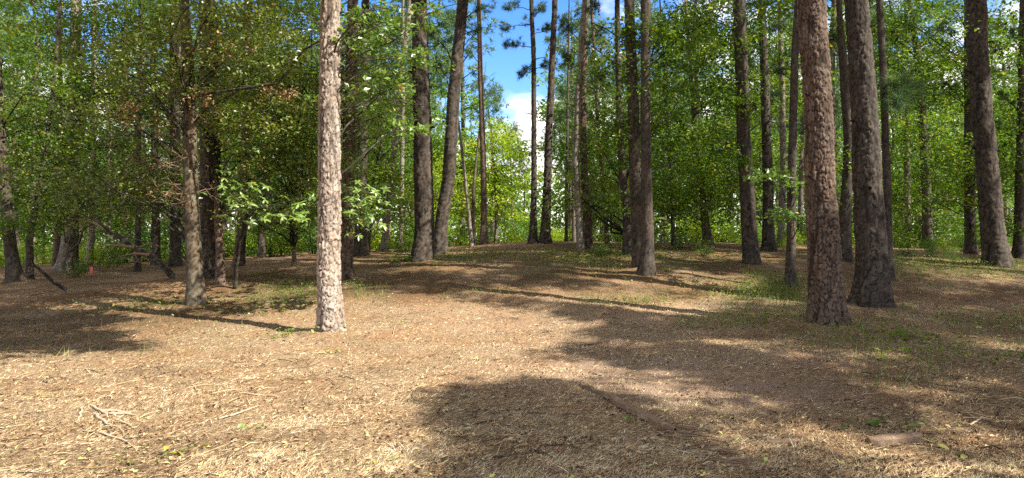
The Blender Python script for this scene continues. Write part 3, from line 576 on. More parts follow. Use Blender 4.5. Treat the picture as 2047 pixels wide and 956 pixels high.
pines('s1690', [(1740, 130, -.5, 160), (1660, 70, .2, 100)], tufts=16)
pines('edge', [(1985, 100, 0, 150), (2000, 190, .4, 230), (1990, 250, 0, 290), (2020, 60, 0, 110)], tufts=24)
pines('s1535', [(1580, 30, .5, 70), (1490, 120, .5, 150), (1570, 110, 0, 150), (1500, 210, .5, 240), (1555, 190, .5, 230)], tufts=24)
pines('s1583', [(1545, 140, .4, 170), (1620, 60, 1, 110), (1550, 50, .5, 80)], tufts=18)
pines('s1940', [(1890, 170, .3, 200), (1985, 140, 1, 180), (1880, 60, .3, 100)], tufts=26)
pines('s802', [(780, 120, .4, 160), (830, 150, .4, 190), (785, 210, 0, 240), (825, 240, 0, 260), (790, 290, 0, 310)], tufts=20, mat='pine')
pines('s771', [(750, 60, .4, 110), (850, 90, 1, 130), (760, 150, .4, 200), (700, 40, .5, 90)], tufts=22)

# ------------------------------------------------------------------ near whorled leaves: each leaf a part
def leaf_shape(ln=.12, wd=.042):
    st = np.linspace(0, 1, 6); w = wd * np.sin(np.pi * np.clip(st * .93 + .05, 0, 1)) ** .8; w[0] = .002; w[-1] = .001
    z = -.18 * st ** 2 * ln; V = []
    for s_, ww, zz in zip(st, w, z): V += [(s_ * ln, ww * .5, zz + ww * .22), (s_ * ln, 0, zz), (s_ * ln, -ww * .5, zz + ww * .22)]
    Fq = []
    for i in range(5):
        a = i * 3; Fq += [(a, a + 1, a + 4, a + 3), (a + 1, a + 2, a + 5, a + 4)]
    return np.array(V), np.array(Fq)
LV, LF = leaf_shape()
LEAFM = [mesh('leaf', LV * np.array([s, s * w, s]), LF, M['leaf_pale'], np.full(len(LV), tn)) for s, w, tn in ((1, 1, .2), (.85, 1.1, .5), (1.1, .9, .75), (.9, 1.2, .45), (.75, 1, 1.0))]
from mathutils import Matrix, Quaternion
def leafy(name, label, cat, stem, tips, whorls, per=6, base_mat='bark_oak', big=1., stemr=.03):
    """stem: world points up the main stem; tips: world points its shoots end at; whorls: how many leaf whorls per tip"""
    stem = np.array(stem); foot = stem[0].copy(); root = thing(name, label, cat, tuple(foot)); n = 0; stem[0][2] -= .2
    P = np.array([np.interp(np.linspace(0, len(stem) - 1, 12), np.arange(len(stem)), stem[:, k]) for k in range(3)]).T; P[2:-1] += rng.normal(size=(9, 3)) * .012
    v, f = tube(P, stemr * np.linspace(1, .55, 12), 8); a = Acc(); a.add(v, f, .5); link('trunk', a.mesh('trunk', M[base_mat], foot), root)
    for tip in tips:
        tip = np.asarray(tip, float); s0 = stem[-1] * (1 - .25 * rng.random()) + stem[-1] * 0 if False else P[rng.integers(8, 12)]; L_ = np.linalg.norm(tip - s0)
        m = s0 * .5 + tip * .5 + np.array([0, 0, .10 * L_]) + rng.normal(size=3) * .06 * L_
        ts = np.linspace(0, 1, 8)[:, None]; Q = s0 * (1 - ts) ** 2 + 2 * m * ts * (1 - ts) + tip * ts ** 2
        v, f = tube(Q, np.linspace(.010, .004, 8), 5); br = Acc(); br.add(v, f, .5)
        for w in range(whorls):
            c = tip + rng.normal(size=3) * np.array([.24, .24, .14]) * big
            if w: v, f = tube([Q[6], (Q[6] + c) / 2 + rng.normal(size=3) * .01, c], [.004, .003, .002], 4); br.add(v, f, .5)
            a0 = rng.random() * 6.28; ax = Vector(rng.normal(size=3) * .3 + np.array([.25, -.35, 1])).normalized()
            q0 = Vector((0, 0, 1)).rotation_difference(ax)
            for k in range(per):
                o = bpy.data.objects.new('leaf', LEAFM[int(rng.choice(5, p=[.25, .3, .2, .2, .05]))]); COL.objects.link(o); o.parent = root
                q = q0 @ Quaternion((0, 0, 1), a0 + k * 6.28 / per + rng.normal() * .2) @ Quaternion((0, 1, 0), rng.normal() * .25 + .05) @ Quaternion((1, 0, 0), rng.normal() * .3)
                s = (.8 + .45 * rng.random()) * big
                o.matrix_local = Matrix.LocRotScale(Vector(c - foot), q, (s, s, s)); n += 1
        link('twig', br.mesh('twig', M[base_mat], foot), root)
    return n
def gp(px, py):
    x, d = hit([px], [py]); return np.array([x[0], d[0], float(Hfine(x[0], d[0]))])
f1 = gp(468, 577); D1 = f1[1]
n1 = leafy('leafy_sapling', 'leaning brown stem holding pale green whorled leaves into the sun beside the twiggy tan tree', 'sapling', [f1, at(474, 520, D1 - .3), at(486, 460, D1 - .8), at(496, 425, D1 - 1.1)],
      [at(470, 385, D1 - 1.6), at(500, 378, D1 - 1.5), at(505, 412, D1 - 2), at(530, 410, D1 - 1.8), at(478, 405, D1 - 1.6), at(455, 355, D1 - 1), at(525, 390, D1 - 1.5), at(585, 400, D1 - 1.3), at(600, 435, D1 - 1.6), at(572, 425, D1 - 1.6)], 4, 7, big=1.15, stemr=.055)
f2 = gp(676, 618); D2 = f2[1]
n2 = leafy('leafy_sapling', 'yellowish leafy sapling reaching out from behind the pale sunlit pine', 'sapling', [f2, at(680, 540, D2), at(688, 470, D2), at(696, 430, D2 - .2)],
      [at(702, 400, D2 - .3), at(722, 410, D2 - .6), at(742, 402, D2 - .3), at(735, 430, D2 - .6), at(712, 440, D2 - .5), at(752, 425, D2 - .2), at(725, 385, D2 - .2), at(706, 425, D2 - .6), at(702, 372, D2)], 5, 6, big=1.1, stemr=.02)
LEAFLIT = [(at(495, 395, D1 - 1.6), .8), (at(590, 425, D1 - 1.5), .7), (at(725, 410, D2 - .4), .8)]
n3 = 0
print('leaf parts', n1, n2, time.time() - T00)
# long overhanging leafy limb from the thicket
sprays(T['pale'], [(760, 120, 60, 55, .6, .8, 22), (830, 40, 28, 25, .3, .4, 7), (830, 120, 26, 18, .3, .4, 7), (800, 170, 40, 22, .5, .5, 9), (770, 230, 60, 40, .8, .7, 16), (740, 20, 60, 30, .8, .8, 16)],
       leaf=.11, per=22, mat='leaf_pale', tone=(.0, .6), srad=.3, limb_every=3, limb_mat='bark_oak')
sprays(T['s1583'], [(1545, 350, 30, 14, -.5, .5, 9), (1550, 435, 28, 14, -.8, .5, 9), (1590, 365, 14, 8, -.5, .3, 3)], leaf=.10, per=30, mat='leaf_pale', tone=(.0, .5), srad=.3, flat=.12, limb_every=3, name='maple_leaves')
sprays(T['s1502'], [(1484, 220, 20, 40, -.3, .25, 26), (1480, 300, 18, 30, -.3, .2, 12)], leaf=.08, per=22, tone=(.2, .8), srad=.22, limb_every=100, name='climbing_leaves')

sprays(T['twiggy'], [(275, 205, 60, 40, -.8, .6, 9), (255, 215, 20, 25, -1, .3, 6), (390, 200, 25, 20, -.9, .3, 5), (330, 400, 40, 25, -.8, .5, 6), (530, 170, 30, 50, -1, .5, 10), (450, 90, 40, 40, -1, .5, 7)],
       leaf=.07, per=18, mat='deadleaf', tone=(.2, .7), srad=.16, flat=.8, droop=.8, limb_every=99, name='dead_leaves')
sprays(T['s590'], [(500, 400, 60, 50, -3, .6, 34), (590, 425, 50, 40, -3, .6, 30), (520, 300, 90, 60, -2.5, .7, 36), (610, 250, 50, 110, -3, .8, 40), (540, 130, 90, 100, -3, .8, 60), (600, 30, 60, 50, -3, .8, 26)], leaf=.10, per=24, mat='leaf_pale', tone=(.0, .8), srad=.3, limb_every=8, limb_mat='bark_oak', name='hanging_leaves')
sprays(T['behindpale'], [(730, 410, 45, 40, -1, .5, 26), (720, 300, 40, 50, -.5, .6, 22), (730, 200, 50, 60, -.5, .6, 22)], leaf=.10, per=24, mat='leaf_pale', tone=(.0, .8), srad=.28, limb_every=8, limb_mat='bark_oak', name='hanging_leaves')
# bare dead twigs
def dead_twigs(key, n, pxr, pyr, ln=(.5, 1.3), dz=-.2, mat='deadwood', bias=(-1, -.3, -.05)):
    t = T[key]
    for i in range(n):
        py = rng.uniform(*pyr); z = EYE + (CY - py) / F * t['d']; a, ra = trunk_at(t, z)
        L_ = rng.uniform(*ln); dv = norm(np.array(bias) * rng.uniform(.4, 1.2) + rng.normal(size=3) * np.array([.7, .5, .35]))
        P = [a + dv * ra * .7]; k = 7
        for q in range(k): dv = norm(dv + rng.normal(size=3) * .22 + np.array([0, 0, .03])); P.append(P[-1] + dv * L_ / k)
        P = np.array(P); r0 = rng.uniform(.006, .012); b = Acc(); v, f = tube(P, r0 * np.linspace(1, .25, k + 1), 5); b.add(v, f, rng.random())
        for w in range(5):
            j = rng.integers(2, k + 1); dd = norm(norm(P[j] - P[j - 1]) + rng.normal(size=3) * .8); e = P[j] + dd * L_ * rng.uniform(.12, .35)
            v, f = tube([P[j], (P[j] + e) / 2 + rng.normal(size=3) * .015, e + rng.normal(size=3) * .02], r0 * np.array([.5, .35, .15]), 4); b.add(v, f, rng.random())
        link('dead_branch', b.mesh('dead_branch', M[mat], t['base']), t['root'])
dead_twigs('twiggy', 22, None, (300, 430), (.5, 1.5))
dead_twigs('twiggy', 12, None, (60, 300), (.4, 1.2), bias=(-.3, -.6, 0))
dead_twigs('twiggy', 6, None, (60, 300), (.4, 1.0), bias=(1, -.4, .1))
dead_twigs('darkleft', 10, None, (180, 340), (.6, 1.4), bias=(.8, -1, 0))
dead_twigs('s350', 8, None, (200, 420), (.8, 2), bias=(-1, -.5, 0))
dead_twigs('behindpale', 8, None, (60, 330), (.4, 1.2), bias=(-.7, -.7, 0))
dead_twigs('s968', 8, None, (20, 260), (.3, .8), bias=(.2, -.1, .3), mat='bark_dark')
dead_twigs('s1174', 4, None, (250, 420), (.3, .8), bias=(.2, -.1, .3), mat='bark_grey')
dead_twigs('twin_front', 6, None, (250, 420), (.4, 1.), bias=(-.3, -.3, .2), mat='bark_grey')
dead_twigs('s1855', 4, None, (150, 400), (1., 2.6), bias=(-1, -.1, .1), mat='bark_dark')
dead_twigs('s60', 5, None, (250, 420), (.8, 1.6), bias=(1, -.1, .5), mat='bark_dark')

def stubs(key, lst):
    t = T[key]
    for py, ang, L_ in lst:
        a, ra = trunk_at(t, EYE + (CY - py) / F * t['d']); dv = np.array([math.cos(ang), math.sin(ang), .25]); dv = norm(dv)
        P = np.array([a + dv * ra * .6, a + dv * (ra + L_ * .5) + (0, 0, .01), a + dv * (ra + L_)]); v, f = tube(P, [ra * .14 + .008, ra * .10 + .006, ra * .07 + .003], 6); b = Acc(); b.add(v, f, .3)
        link('branch_stub', b.mesh('branch_stub', M[t['mat']], t['base']), t['root'])
stubs('pale', [(120, -1.2, .05), (300, -2.2, .04), (30, .1, .08)]); stubs('broadred', [(200, -2.6, .06), (90, -.4, .08)]); stubs('second', [(385, -1.9, .05), (60, -.2, .1), (250, 3.3, .07)])
stubs('leanright', [(150, 3.2, .12), (300, 3.0, .1), (90, 0, .2)]); stubs('bigdark', [(150, 3.3, .15), (260, .1, .12)]); stubs('s1066', [(120, 0, .3), (230, 3, .25), (300, 0, .2)]); stubs('s1089', [(60, 3.2, .2)])

# ------------------------------------------------------------------ crowns above the frame, which throw the shade
def poly(px, py, pts):
    inside = np.zeros(px.shape, bool); n = len(pts)
    for i in range(n):
        x1, y1 = pts[i]; x2, y2 = pts[(i + 1) % n]
        c = ((y1 > py) != (y2 > py)) & (px < (x2 - x1) * (py - y1) / (y2 - y1 + 1e-9) + x1); inside ^= c
    return inside
def shade(x, y, z):
    """how much of the canopy stays over this spot of the clearing (0 = open to the sun)"""
    px, py = topix(np.stack([x, y, z], -1))
    p = np.full(px.shape, .85)
    nz = vnoise(x * .55 + y * .3, y * 1.1, 51) + .5 * vnoise(x * 1.6, y * 2.2, 52)
    p = np.where((py < 590) & (nz > .27), .05, p)
    def setp(pts, v):
        nonlocal p; p = np.where(poly(px, py, pts), v, p)
    setp([(-300, 735), (120, 690), (250, 665), (420, 650), (520, 600), (640, 560), (720, 575), (860, 585), (1000, 612), (1250, 645), (1140, 680), (1100, 700), (1110, 760), (1000, 770), (900, 785), (930, 850), (940, 1000), (900, 1500), (-300, 1500)], 0)
    setp([(820, 568), (1330, 575), (1330, 640), (1250, 625), (1000, 596), (820, 575)], .1)
    setp([(1100, 720), (1330, 740), (1600, 800), (1500, 870), (1250, 800), (1110, 765)], .08)
    setp([(1260, 800), (1560, 790), (1640, 850), (1560, 930), (1380, 900)], .12)
    setp([(1640, 690), (1800, 735), (1900, 800), (2100, 850), (2100, 900), (1850, 850), (1640, 740)], .15)
    setp([(-300, 560), (390, 560), (470, 640), (380, 655), (250, 672), (120, 690), (-300, 725)], 1)
    p = np.where(poly(px, py, [(-300, 690), (260, 680), (330, 760), (120, 840), (-300, 840)]) & (nz > -.05), .6, p)
    p = np.where((p > .7) & (px > 1000) & (py > 640) & (nz > .2), .15, p)
    setp([(1850, 660), (2100, 680), (2100, 720), (1900, 690)], .15)
    setp([(1340, 588), (1620, 600), (1620, 614), (1400, 600)], .1)
    setp([(1790, 512), (2060, 530), (2060, 560), (1790, 545)], .12)
    setp([(480, 515), (640, 510), (640, 560), (480, 590)], .45)
    setp([(890, 785), (960, 772), (1060, 780), (1110, 800), (1180, 830), (1260, 870), (1340, 900), (1420, 960), (1500, 1500), (930, 1500), (950, 900), (890, 850)], 1)
    nf = vnoise(x / .5, y / .7, 53) + .5 * vnoise(x / .23, y / .3, 54); p = np.where((p > .7) & (py > 770) & (px > 800) & (nf > .30), 0, p)
    p = np.where((p > .7) & (px < 450) & (py > 540) & (nf > .22), .1, p)
    setp([(-200, 775), (230, 770), (260, 800), (100, 830), (-200, 800)], .8)
    right = poly(px, py, [(1550, 800), (2100, 760), (2300, 1500), (1500, 1500)])
    p = np.where(right & (nz > .02), .1, p)
    return p
# places that the photograph shows in full sun: no canopy between them and the sun
OPEN = []
def seg(t, z0, z1, n, r):
    for z in np.linspace(z0, z1, n): OPEN.append((*trunk_at(T[t], z)[0], r))
seg('pale', .1, 6.5, 16, .55); seg('leanright', .3, 5, 8, .5); seg('broadred', 2.6, 6, 7, .5); seg('second', 3, 6, 6, .5); seg('bigdark', 1.5, 7, 9, .45); seg('twin_front', .5, 2, 3, .4); seg('leanpine', 3, 7, 5, .4); seg('s1089', 2, 7, 5, .4); seg('greytop', 3, 7, 5, .4)
seg('thin943', 1.5, 4, 4, .5); seg('s1213', 1.6, 3, 3, .4); seg('s1160', 1, 6, 8, .4); seg('leanpine', .8, 2.4, 4, .5)
for px, py, d, r in [(490, 395, 11, .7), (530, 400, 11, .5), (590, 430, 11.2, .7), (720, 410, 11.5, .8), (760, 120, 11.6, .7), (830, 80, 11.3, .6), (800, 200, 11.5, .6), (1545, 350, 12.5, .5), (1550, 435, 12.3, .5), (1815, 190, 14, .8),
                     (520, 80, 13, .8), (620, 60, 14, .8), (40, 60, 18, 1.2), (60, 230, 18, 1.), (1530, 90, 16, .6), (1400, 330, 22, 1), (700, 330, 14, .7), (560, 150, 13, .9), (500, 250, 13.5, .8), (620, 300, 13.5, .9), (450, 60, 12.5, .8), (540, 320, 13.5, .8), (300, 60, 13, .7), (150, 100, 19, 1.2), (1330, 60, 15, .8), (1700, 300, 18, .8), (1880, 300, 22, 1.2), (960, 380, 33, 3), (1010, 430, 33, 2.5), (930, 330, 34, 3), (770, 380, 30, 2.5)]:
    OPEN.append((*at(px, py, d), r))
OPEN += [(*c, r) for c, r in LEAFLIT]
OPEN = np.array(OPEN)
OFF = [('oak_tree', 16.5, -4.4, 18, .2), ('oak_tree', 16.5, .2, 18, .2), ('pine_tree', 21.5, -4, 20, .22), ('pine_tree', 17.5, 3.0, 18, .2), ('pine_tree', 11, 6.9, 15.5, .085), ('oak_tree', 14.2, 11.5, 17, .22), ('pine_tree', 20, 7.5, 19, .22),
       ('pine_tree', 20, 14, 20, .24), ('oak_tree', 26, 4, 17, .2), ('pine_tree', 18.5, 20, 20, .22), ('pine_tree', 26, 22, 19, .2), ('oak_tree', 11.5, -9, 18, .2), ('pine_tree', 19, -9, 19, .2), ('oak_tree', 23, -3, 17, .2), ('pine_tree', 27, 12, 20, .2),
       ('pine_tree', -14.5, 9.5, 19, .24), ('oak_tree', -13, 3.5, 16, .2), ('pine_tree', -19, 17, 20, .22), ('oak_tree', 5, -9, 17, .2), ('oak_tree', 12, 17.5, 0, 0)]
OFFL = []
for i, (nm, x, y, h, r) in enumerate(OFF):
    if h == 0: continue
    zb = float(H(x, y)); b = np.array([x, y, zb]); P = np.array([b + (0, 0, -.3), b + (.02, 0, h * .3), b + (.12 * math.sin(i), .1, h * .7), b + (.3 * math.sin(i), .2, h)])
    root = thing(nm, 'one of the tall trees around the clearing that shade it', 'tree', tuple(b), 'tall trees standing around the edge of the clearing')
    R = np.array([r, r * .85, r * .55, r * .15]); link('trunk', trunk_mesh(P, R, .25, 'pine', M['bark_dark'], 60. + i, 99, .3, b), root)
    OFFL.append(dict(root=root, base=b, P=P, R=R, d=y, top=zb + h, mat='bark_dark', bare=(r < .1)))
HIGH = [t for t in TREES if t['top'] - t['base'][2] > 13] + [t for t in OFFL if not t['bare']]
HB = np.array([t['base'][:2] for t in HIGH]); HP = [t for t in HIGH]
def canopy():
    # spots to be shaded: the clearing's ground, and the air of the left thicket
    n = 12500
    x = rng.uniform(-24, 24, n); y = rng.uniform(2.2, 27, n); z = H(x, y)
    keep = rng.random(n) < shade(x, y, z)
    # crisper edges near the camera
    n2_ = 5000; x2 = rng.uniform(-4, 9, n2_); y2 = rng.uniform(2.5, 12, n2_); z2 = H(x2, y2); k2 = rng.random(n2_) < shade(x2, y2, z2)
    xm = rng.uniform(-13, 15, 6500); ym = rng.uniform(12, 27, 6500); zm = H(xm, ym); km = rng.random(6500) < shade(xm, ym, zm)
    xl = rng.uniform(-11, -3.2, 2200); yl = rng.uniform(9.8, 15, 2200); zl = H(xl, yl); kl = rng.random(2200) < shade(xl, yl, zl)
    n3_ = 450; x3 = rng.uniform(-16, -3.5, n3_); y3 = rng.uniform(14, 24, n3_); z3 = rng.uniform(1.5, 5.5, n3_)
    n4_ = 500; x4 = rng.uniform(-1, 14, n4_); y4 = rng.uniform(13, 24, n4_); z4 = rng.uniform(1.5, 6.5, n4_)
    G = np.concatenate([np.stack([x, y, z], -1)[keep], np.stack([x2, y2, z2], -1)[k2], np.stack([xm, ym, zm], -1)[km], np.stack([xl, yl, zl], -1)[kl], np.stack([x3, y3, z3], -1), np.stack([x4, y4, z4], -1)])
    rad = np.concatenate([np.full(keep.sum(), .42), np.full(k2.sum(), .26), np.full(km.sum(), .36), np.full(kl.sum(), .3), np.full(n3_ + n4_, .42)])
    h = np.where((G[:, 0] < -3.5) & (G[:, 1] < 17) & (rng.random(len(G)) < .8), np.where(G[:, 1] < 13.5, rng.uniform(6, 8.8, len(G)), rng.uniform(6.5, 12, len(G))), rng.uniform(11, 19, len(G))); P = G + np.stack([-LH[0] * h, -LH[1] * h, h], -1)
    hh = P[:, 2] - H(P[:, 0], P[:, 1])
    px, py = topix(P); vis = (P[:, 1] > 1) & (px > -60) & (px < 2110) & (py > -50)
    ok = ~vis & (hh > 5.5)
    G, P, rad, hh = G[ok], P[ok], rad[ok], hh[ok]
    # nothing between the sun and the open places; and every clump must respect the sunny ground it would darken
    blocked = np.zeros(len(P), bool)
    for ox, oy, oz, r in OPEN:
        w = P - np.array([ox, oy, oz]); s = w @ SUNV; dist = np.linalg.norm(w - s[:, None] * SUNV, axis=1); blocked |= (dist < r + rad * .6) & (s > 0)
    P, rad, G = P[~blocked], rad[~blocked], G[~blocked]
    # which tree carries the clump
    dd = np.hypot(P[:, None, 0] - HB[None, :, 0], P[:, None, 1] - HB[None, :, 1]) 
    for j, t in enumerate(HP): dd[:, j] = np.where(P[:, 2] > t['top'] + .6, 99, dd[:, j])
    who = dd.argmin(1); near = dd.min(1) < 6.8
    tot = 0
    for j, t in enumerate(HP):
        m = near & (who == j)
        if m.sum() < 5: continue
        S = P[m]; R = rad[m]; k = 19; C = (np.repeat(S, k, 0) + rng.normal(size=(len(S) * k, 3)) * np.repeat(R, k)[:, None] * np.array([.55, .55, .35]))
        if t['root'].name.startswith('pine'):
            D = norm(rng.normal(size=C.shape)); V, Fc = needles(C, D, .28, .085); tn = np.repeat(np.clip(rng.normal(.4, .2, len(C)), 0, .9), 3); mt = 'pine'
        else:
            V, Fc = leaves(C, .22 * (.7 + .6 * rng.random(len(C))), .8); tn = np.repeat(np.clip(rng.normal(.4, .2, len(C)), 0, .9), 4); mt = 'leaf'
        link('crown', mesh('crown', V - t['base'], Fc, M[mt], tn, False), t['root'], 'stuff'); tot += len(Fc)
        for q in range(0, len(S), max(8, len(S) // 14)):
            s = S[q]; a, ra = trunk_at(t, max(s[2] - 1.5 - rng.random() * 1.5, EYE + .38 * abs(t['d']) + .6, t['base'][2] + 5)); mm = (a + s) / 2 + np.array([0, 0, .4])
            v, f = tube([a, mm, s], [ra * .25 + .01, .025, .008], 5); b = Acc(); b.add(v, f, .4); link('branch', b.mesh('branch', M[t['mat']], t['base']), t['root'])
    print('canopy clumps', len(P), 'orphans', (~near).sum(), 'faces', tot)
canopy()
print('canopy', time.time() - T00)

# ------------------------------------------------------------------ the woods beyond the crest
def far_pine(h, seed, n=34):
    """mesh pair trunk, crown of a distant pine of height h at the origin"""
    r = np.random.default_rng(seed); P = np.array([(0, 0, -1), (0, 0, 0), (.1, 0, h * .4), (.25 * r.normal(), .1, h * .75), (.3 * r.normal(), .2, h)])
    tm = trunk_mesh(P, np.array([.17, .17, .13, .09, .02]) * h / 16, .16, 'small', M['bark_far'], seed, 99, .2)
    acc = Acc()
    for i in range(n):
        z = h * (.45 + .55 * (i + .5) / n); L_ = (.32 - .22 * (i / n)) * h * .55 * (.6 + .6 * r.random()); a = r.random() * 6.28
        b = np.array([0, 0, z]); e = b + np.array([math.cos(a) * L_, math.sin(a) * L_, L_ * (.15 + .3 * r.random())])
        v, f = tube([b, (b + e) / 2 + (0, 0, .1), e], [.045, .03, .01], 3); acc.add(v, f, .1)
        k = int(6 + L_ * 4); C0 = b + (e - b) * (r.random((k, 1)) ** .6 * .75 + .3) + r.normal(size=(k, 3)) * .28
        per = 16; C = np.repeat(C0, per, 0) + r.normal(size=(k * per, 3)) * .07; D = norm(r.normal(size=C.shape) + (0, 0, .35))
        V, Ft = needles(C, D, .34, .05); acc.add(V, Ft, np.repeat(np.clip(np.repeat(r.random(k) * .8, per) + r.normal(size=len(C)) * .1, 0, 1), 3))
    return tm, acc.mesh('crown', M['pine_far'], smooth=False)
def far_broad(h, seed, mat='leaf_far', n=95, lf=.22, rx=.30, zc=.62, rz=.40):
    r = np.random.default_rng(seed); P = np.array([(0, 0, -1), (0, 0, 0), (.1, 0, h * .3), (.2 * r.normal(), .1, h * .6), (.3 * r.normal(), .2, h * .95)])
    tm = trunk_mesh(P, np.array([.15, .15, .12, .07, .02]) * h / 10, .16, 'smooth', M['bark_far'], seed, 99, .2)
    acc = Acc(); v = r.normal(size=(n, 3)); S = norm(v) * r.random((n, 1)) ** .4 * np.array([rx * h, rx * h, rz * h]) + (0, 0, zc * h)
    S[:, 0] += .1 * h * np.sin(S[:, 2] * 3 + seed)
    for q in range(0, n, 5):
        v_, f = tube([(0, 0, max(S[q][2] - .2 * h, .2 * h)), S[q] * .55 + (0, 0, .1), S[q]], [.05, .03, .01], 3); acc.add(v_, f, .1)
    k = 42; rr = .5 * (.7 + .6 * r.random(n)); ang = r.random((n, k)) * 6.28; rad = np.sqrt(r.random((n, k))) * rr[:, None] * 1.25
    C = (S[:, None] + np.stack([np.cos(ang) * rad, np.sin(ang) * rad, r.normal(size=rad.shape) * .14 - .15 * rad], -1)).reshape(-1, 3)
    V, Fq = leaves(C, lf * (.6 + .7 * r.random(len(C))), 1.4); acc.add(V, Fq, np.repeat(np.clip(np.repeat(r.random(n) * .8, k) + r.normal(size=len(C)) * .1, 0, .95), 4))
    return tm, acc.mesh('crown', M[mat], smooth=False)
def shrub_mesh(seed, mat='leaf_far', w=1.2, h=1.6, n=26, lf=.13):
    r = np.random.default_rng(seed); S = norm(r.normal(size=(n, 3))) * r.random((n, 1)) ** .4 * np.array([w, w, h * .5]) + (0, 0, h * .5); S[:, 2] = np.maximum(S[:, 2], .1)
    acc = Acc()
    for q in range(0, n, 3): v_, f = tube([(0, 0, -.1), S[q] * .5 + (0, 0, .1), S[q]], [.02, .014, .005], 3); acc.add(v_, f, .05)
    k = 46; ang = r.random((n, k)) * 6.28; rad = np.sqrt(r.random((n, k))) * .42
    C = (S[:, None] + np.stack([np.cos(ang) * rad, np.sin(ang) * rad, r.normal(size=rad.shape) * .14], -1)).reshape(-1, 3)
    V, Fq = leaves(C, lf * (.6 + .7 * r.random(len(C))), 1.2); acc.add(V, Fq, np.repeat(np.clip(np.repeat(r.random(n) * .8, k) + r.normal(size=len(C)) * .1, 0, .95), 4))
    return acc.mesh('shrub', M[mat], smooth=False)
FP = [far_pine(16, 101), far_pine(18, 102, 38), far_pine(14, 103, 30)]
FB = [far_broad(9, 111), far_broad(11, 112, n=120), far_broad(7, 113, n=80)]
FY = far_broad(8, 121, 'leaf_bright', n=150, lf=.2, rx=.36, zc=.56, rz=.46)
FS = [shrub_mesh(131), shrub_mesh(132, 'leaf_far', 1.5, 2.2, 34), shrub_mesh(133, 'leaf_bright', 1.1, 1.3, 22), shrub_mesh(134, 'leaf', 1.2, 1.8, 26)]
def place_far(name, label, cat, pair, x, y, s, rz, group=None):
    root = thing(name, label, cat, (x, y, float(H(x, y))), group); root.rotation_euler = (0, 0, rz); root.scale = (s, s, s)
    link('trunk', pair[0], root); link('crown', pair[1], root, 'stuff'); return root
r2 = np.random.default_rng(5)
def fx(px, d): return (px - CX) / F * d
# particular ones
place_far('oak_tree', 'bright yellow green tree glowing in full sun beyond the crest', 'tree', FY, fx(990, 33), 33, .78, .4)
place_far('oak_tree', 'lime green crown glowing low between the thick dark pine and the leaning one', 'tree', FY, fx(872, 32), 32, .6, 3.0)
place_far('oak_tree', 'sunlit lime crown low behind the knobbly and kinked pines', 'tree', FY, fx(1235, 38), 38, .55, 5.0)
place_far('oak_tree', 'sunlit lime crown low between the two broad pines and the leaning one', 'tree', FY, fx(1840, 36), 36, .6, 1.2)
place_far('oak_tree', 'sunlit lime crown low behind the pale sunlit pine', 'tree', FY, fx(610, 36), 36, .55, 4.2)
place_far('oak_tree', 'yellow tinged crown rising behind the slender stubbed pine', 'tree', FY, fx(945, 36), 36, .92, 2.1)
place_far('oak_tree', 'green leafy tree with low boughs between the pale slim pine and the thick dark one', 'tree', FB[1], fx(770, 31), 31, .72, 1.1)
place_far('pine_tree', 'rounded pine crown under the white cloud beyond the yellow green tree', 'tree', FP[0], fx(985, 62), 62, .92, .3)
place_far('pine_tree', 'pine with layered tufts behind the leaning pine, against blue sky', 'tree', FP[1], fx(925, 42), 42, .95, 1.3)
place_far('pine_tree', 'smaller pine crown at the foot of the cloud, next to the slim dark pine', 'tree', FP[2], fx(1025, 74), 74, .95, 2.3)
place_far('pine_tree', 'hazy pine crown between the thin dark pole and the knobbly pine', 'tree', FP[0], fx(1135, 60), 60, .9, 3.3)
place_far('dead_tree', 'pale bare pole far off between the yellow green tree and the dark pair', 'dead tree', (FP[2][0], shrub_mesh(135, 'leaf_far', .8, 1.2, 10)), fx(1046, 52), 52, .5, 0)
place_far('oak_tree', 'broad green crown behind the thick dark upright pine', 'tree', FB[0], fx(850, 34), 34, 1.0, 0.4)
place_far('oak_tree', 'low lit crown seen under the curved thin pine', 'tree', FB[2], fx(1200, 44), 44, .7, 0.9)
place_far('oak_tree', 'round lit crown seen beyond the paired trunks', 'tree', FB[0], fx(1330, 36), 36, .8, 1.9)
n_far = 0
MARKS = [(15, 'bent shaded trunk'), (60, 'dark sapling'), (130, 'pale beech foot'), (182, 'pink survey stake'), (275, 'dark pole stem'), (350, 'dark straight trunk'), (393, 'twiggy tan tree'), (440, 'reddish snag'), (496, 'leaning sapling stem'),
         (523, 'dark trunk under whorled leaves'), (590, 'thin tan stem'), (660, 'pale sunlit pine'), (722, 'grey topped pine'), (772, 'slim curving pine'), (804, 'thin pale pine'), (843, 'thick dark pine'), (885, 'leaning tall pine'), (940, 'very thin tan stem'), (967, 'stubbed slender pine'),
         (1066, 'slim dark crest pine'), (1091, 'leaning crest pine'), (1133, 'thin pole pine'), (1158, 'knobbly speckled pine'), (1174, 'reddish kinked pine'), (1211, 'thin curved pine'), (1255, 'ragged dark pine'), (1290, 'touching trunk pair'), (1345, 'bowed dark stem'), (1410, 'curving oak'),
         (1500, 'vine wrapped pine'), (1536, 'pine behind pale maple leaves'), (1562, 'pale grey slim trunk'), (1581, 'slender rough pine'), (1650, 'broadest pine'), (1690, 'crooked forked oak'), (1742, 'flared broad pine'), (1778, 'slim dark touching trunk'), (1854, 'straight oak in lit leaves'), (1940, 'dim dark trunk'), (1988, 'large leaning pine'), (2036, 'trunk at the woods edge')]
ORD = ['nearest', 'second nearest', 'third nearest', 'fourth nearest', 'fifth nearest', 'sixth nearest', 'seventh nearest', 'eighth nearest', 'ninth nearest', 'tenth nearest', 'eleventh nearest', 'twelfth nearest', 'thirteenth nearest', 'fourteenth nearest', 'fifteenth nearest']
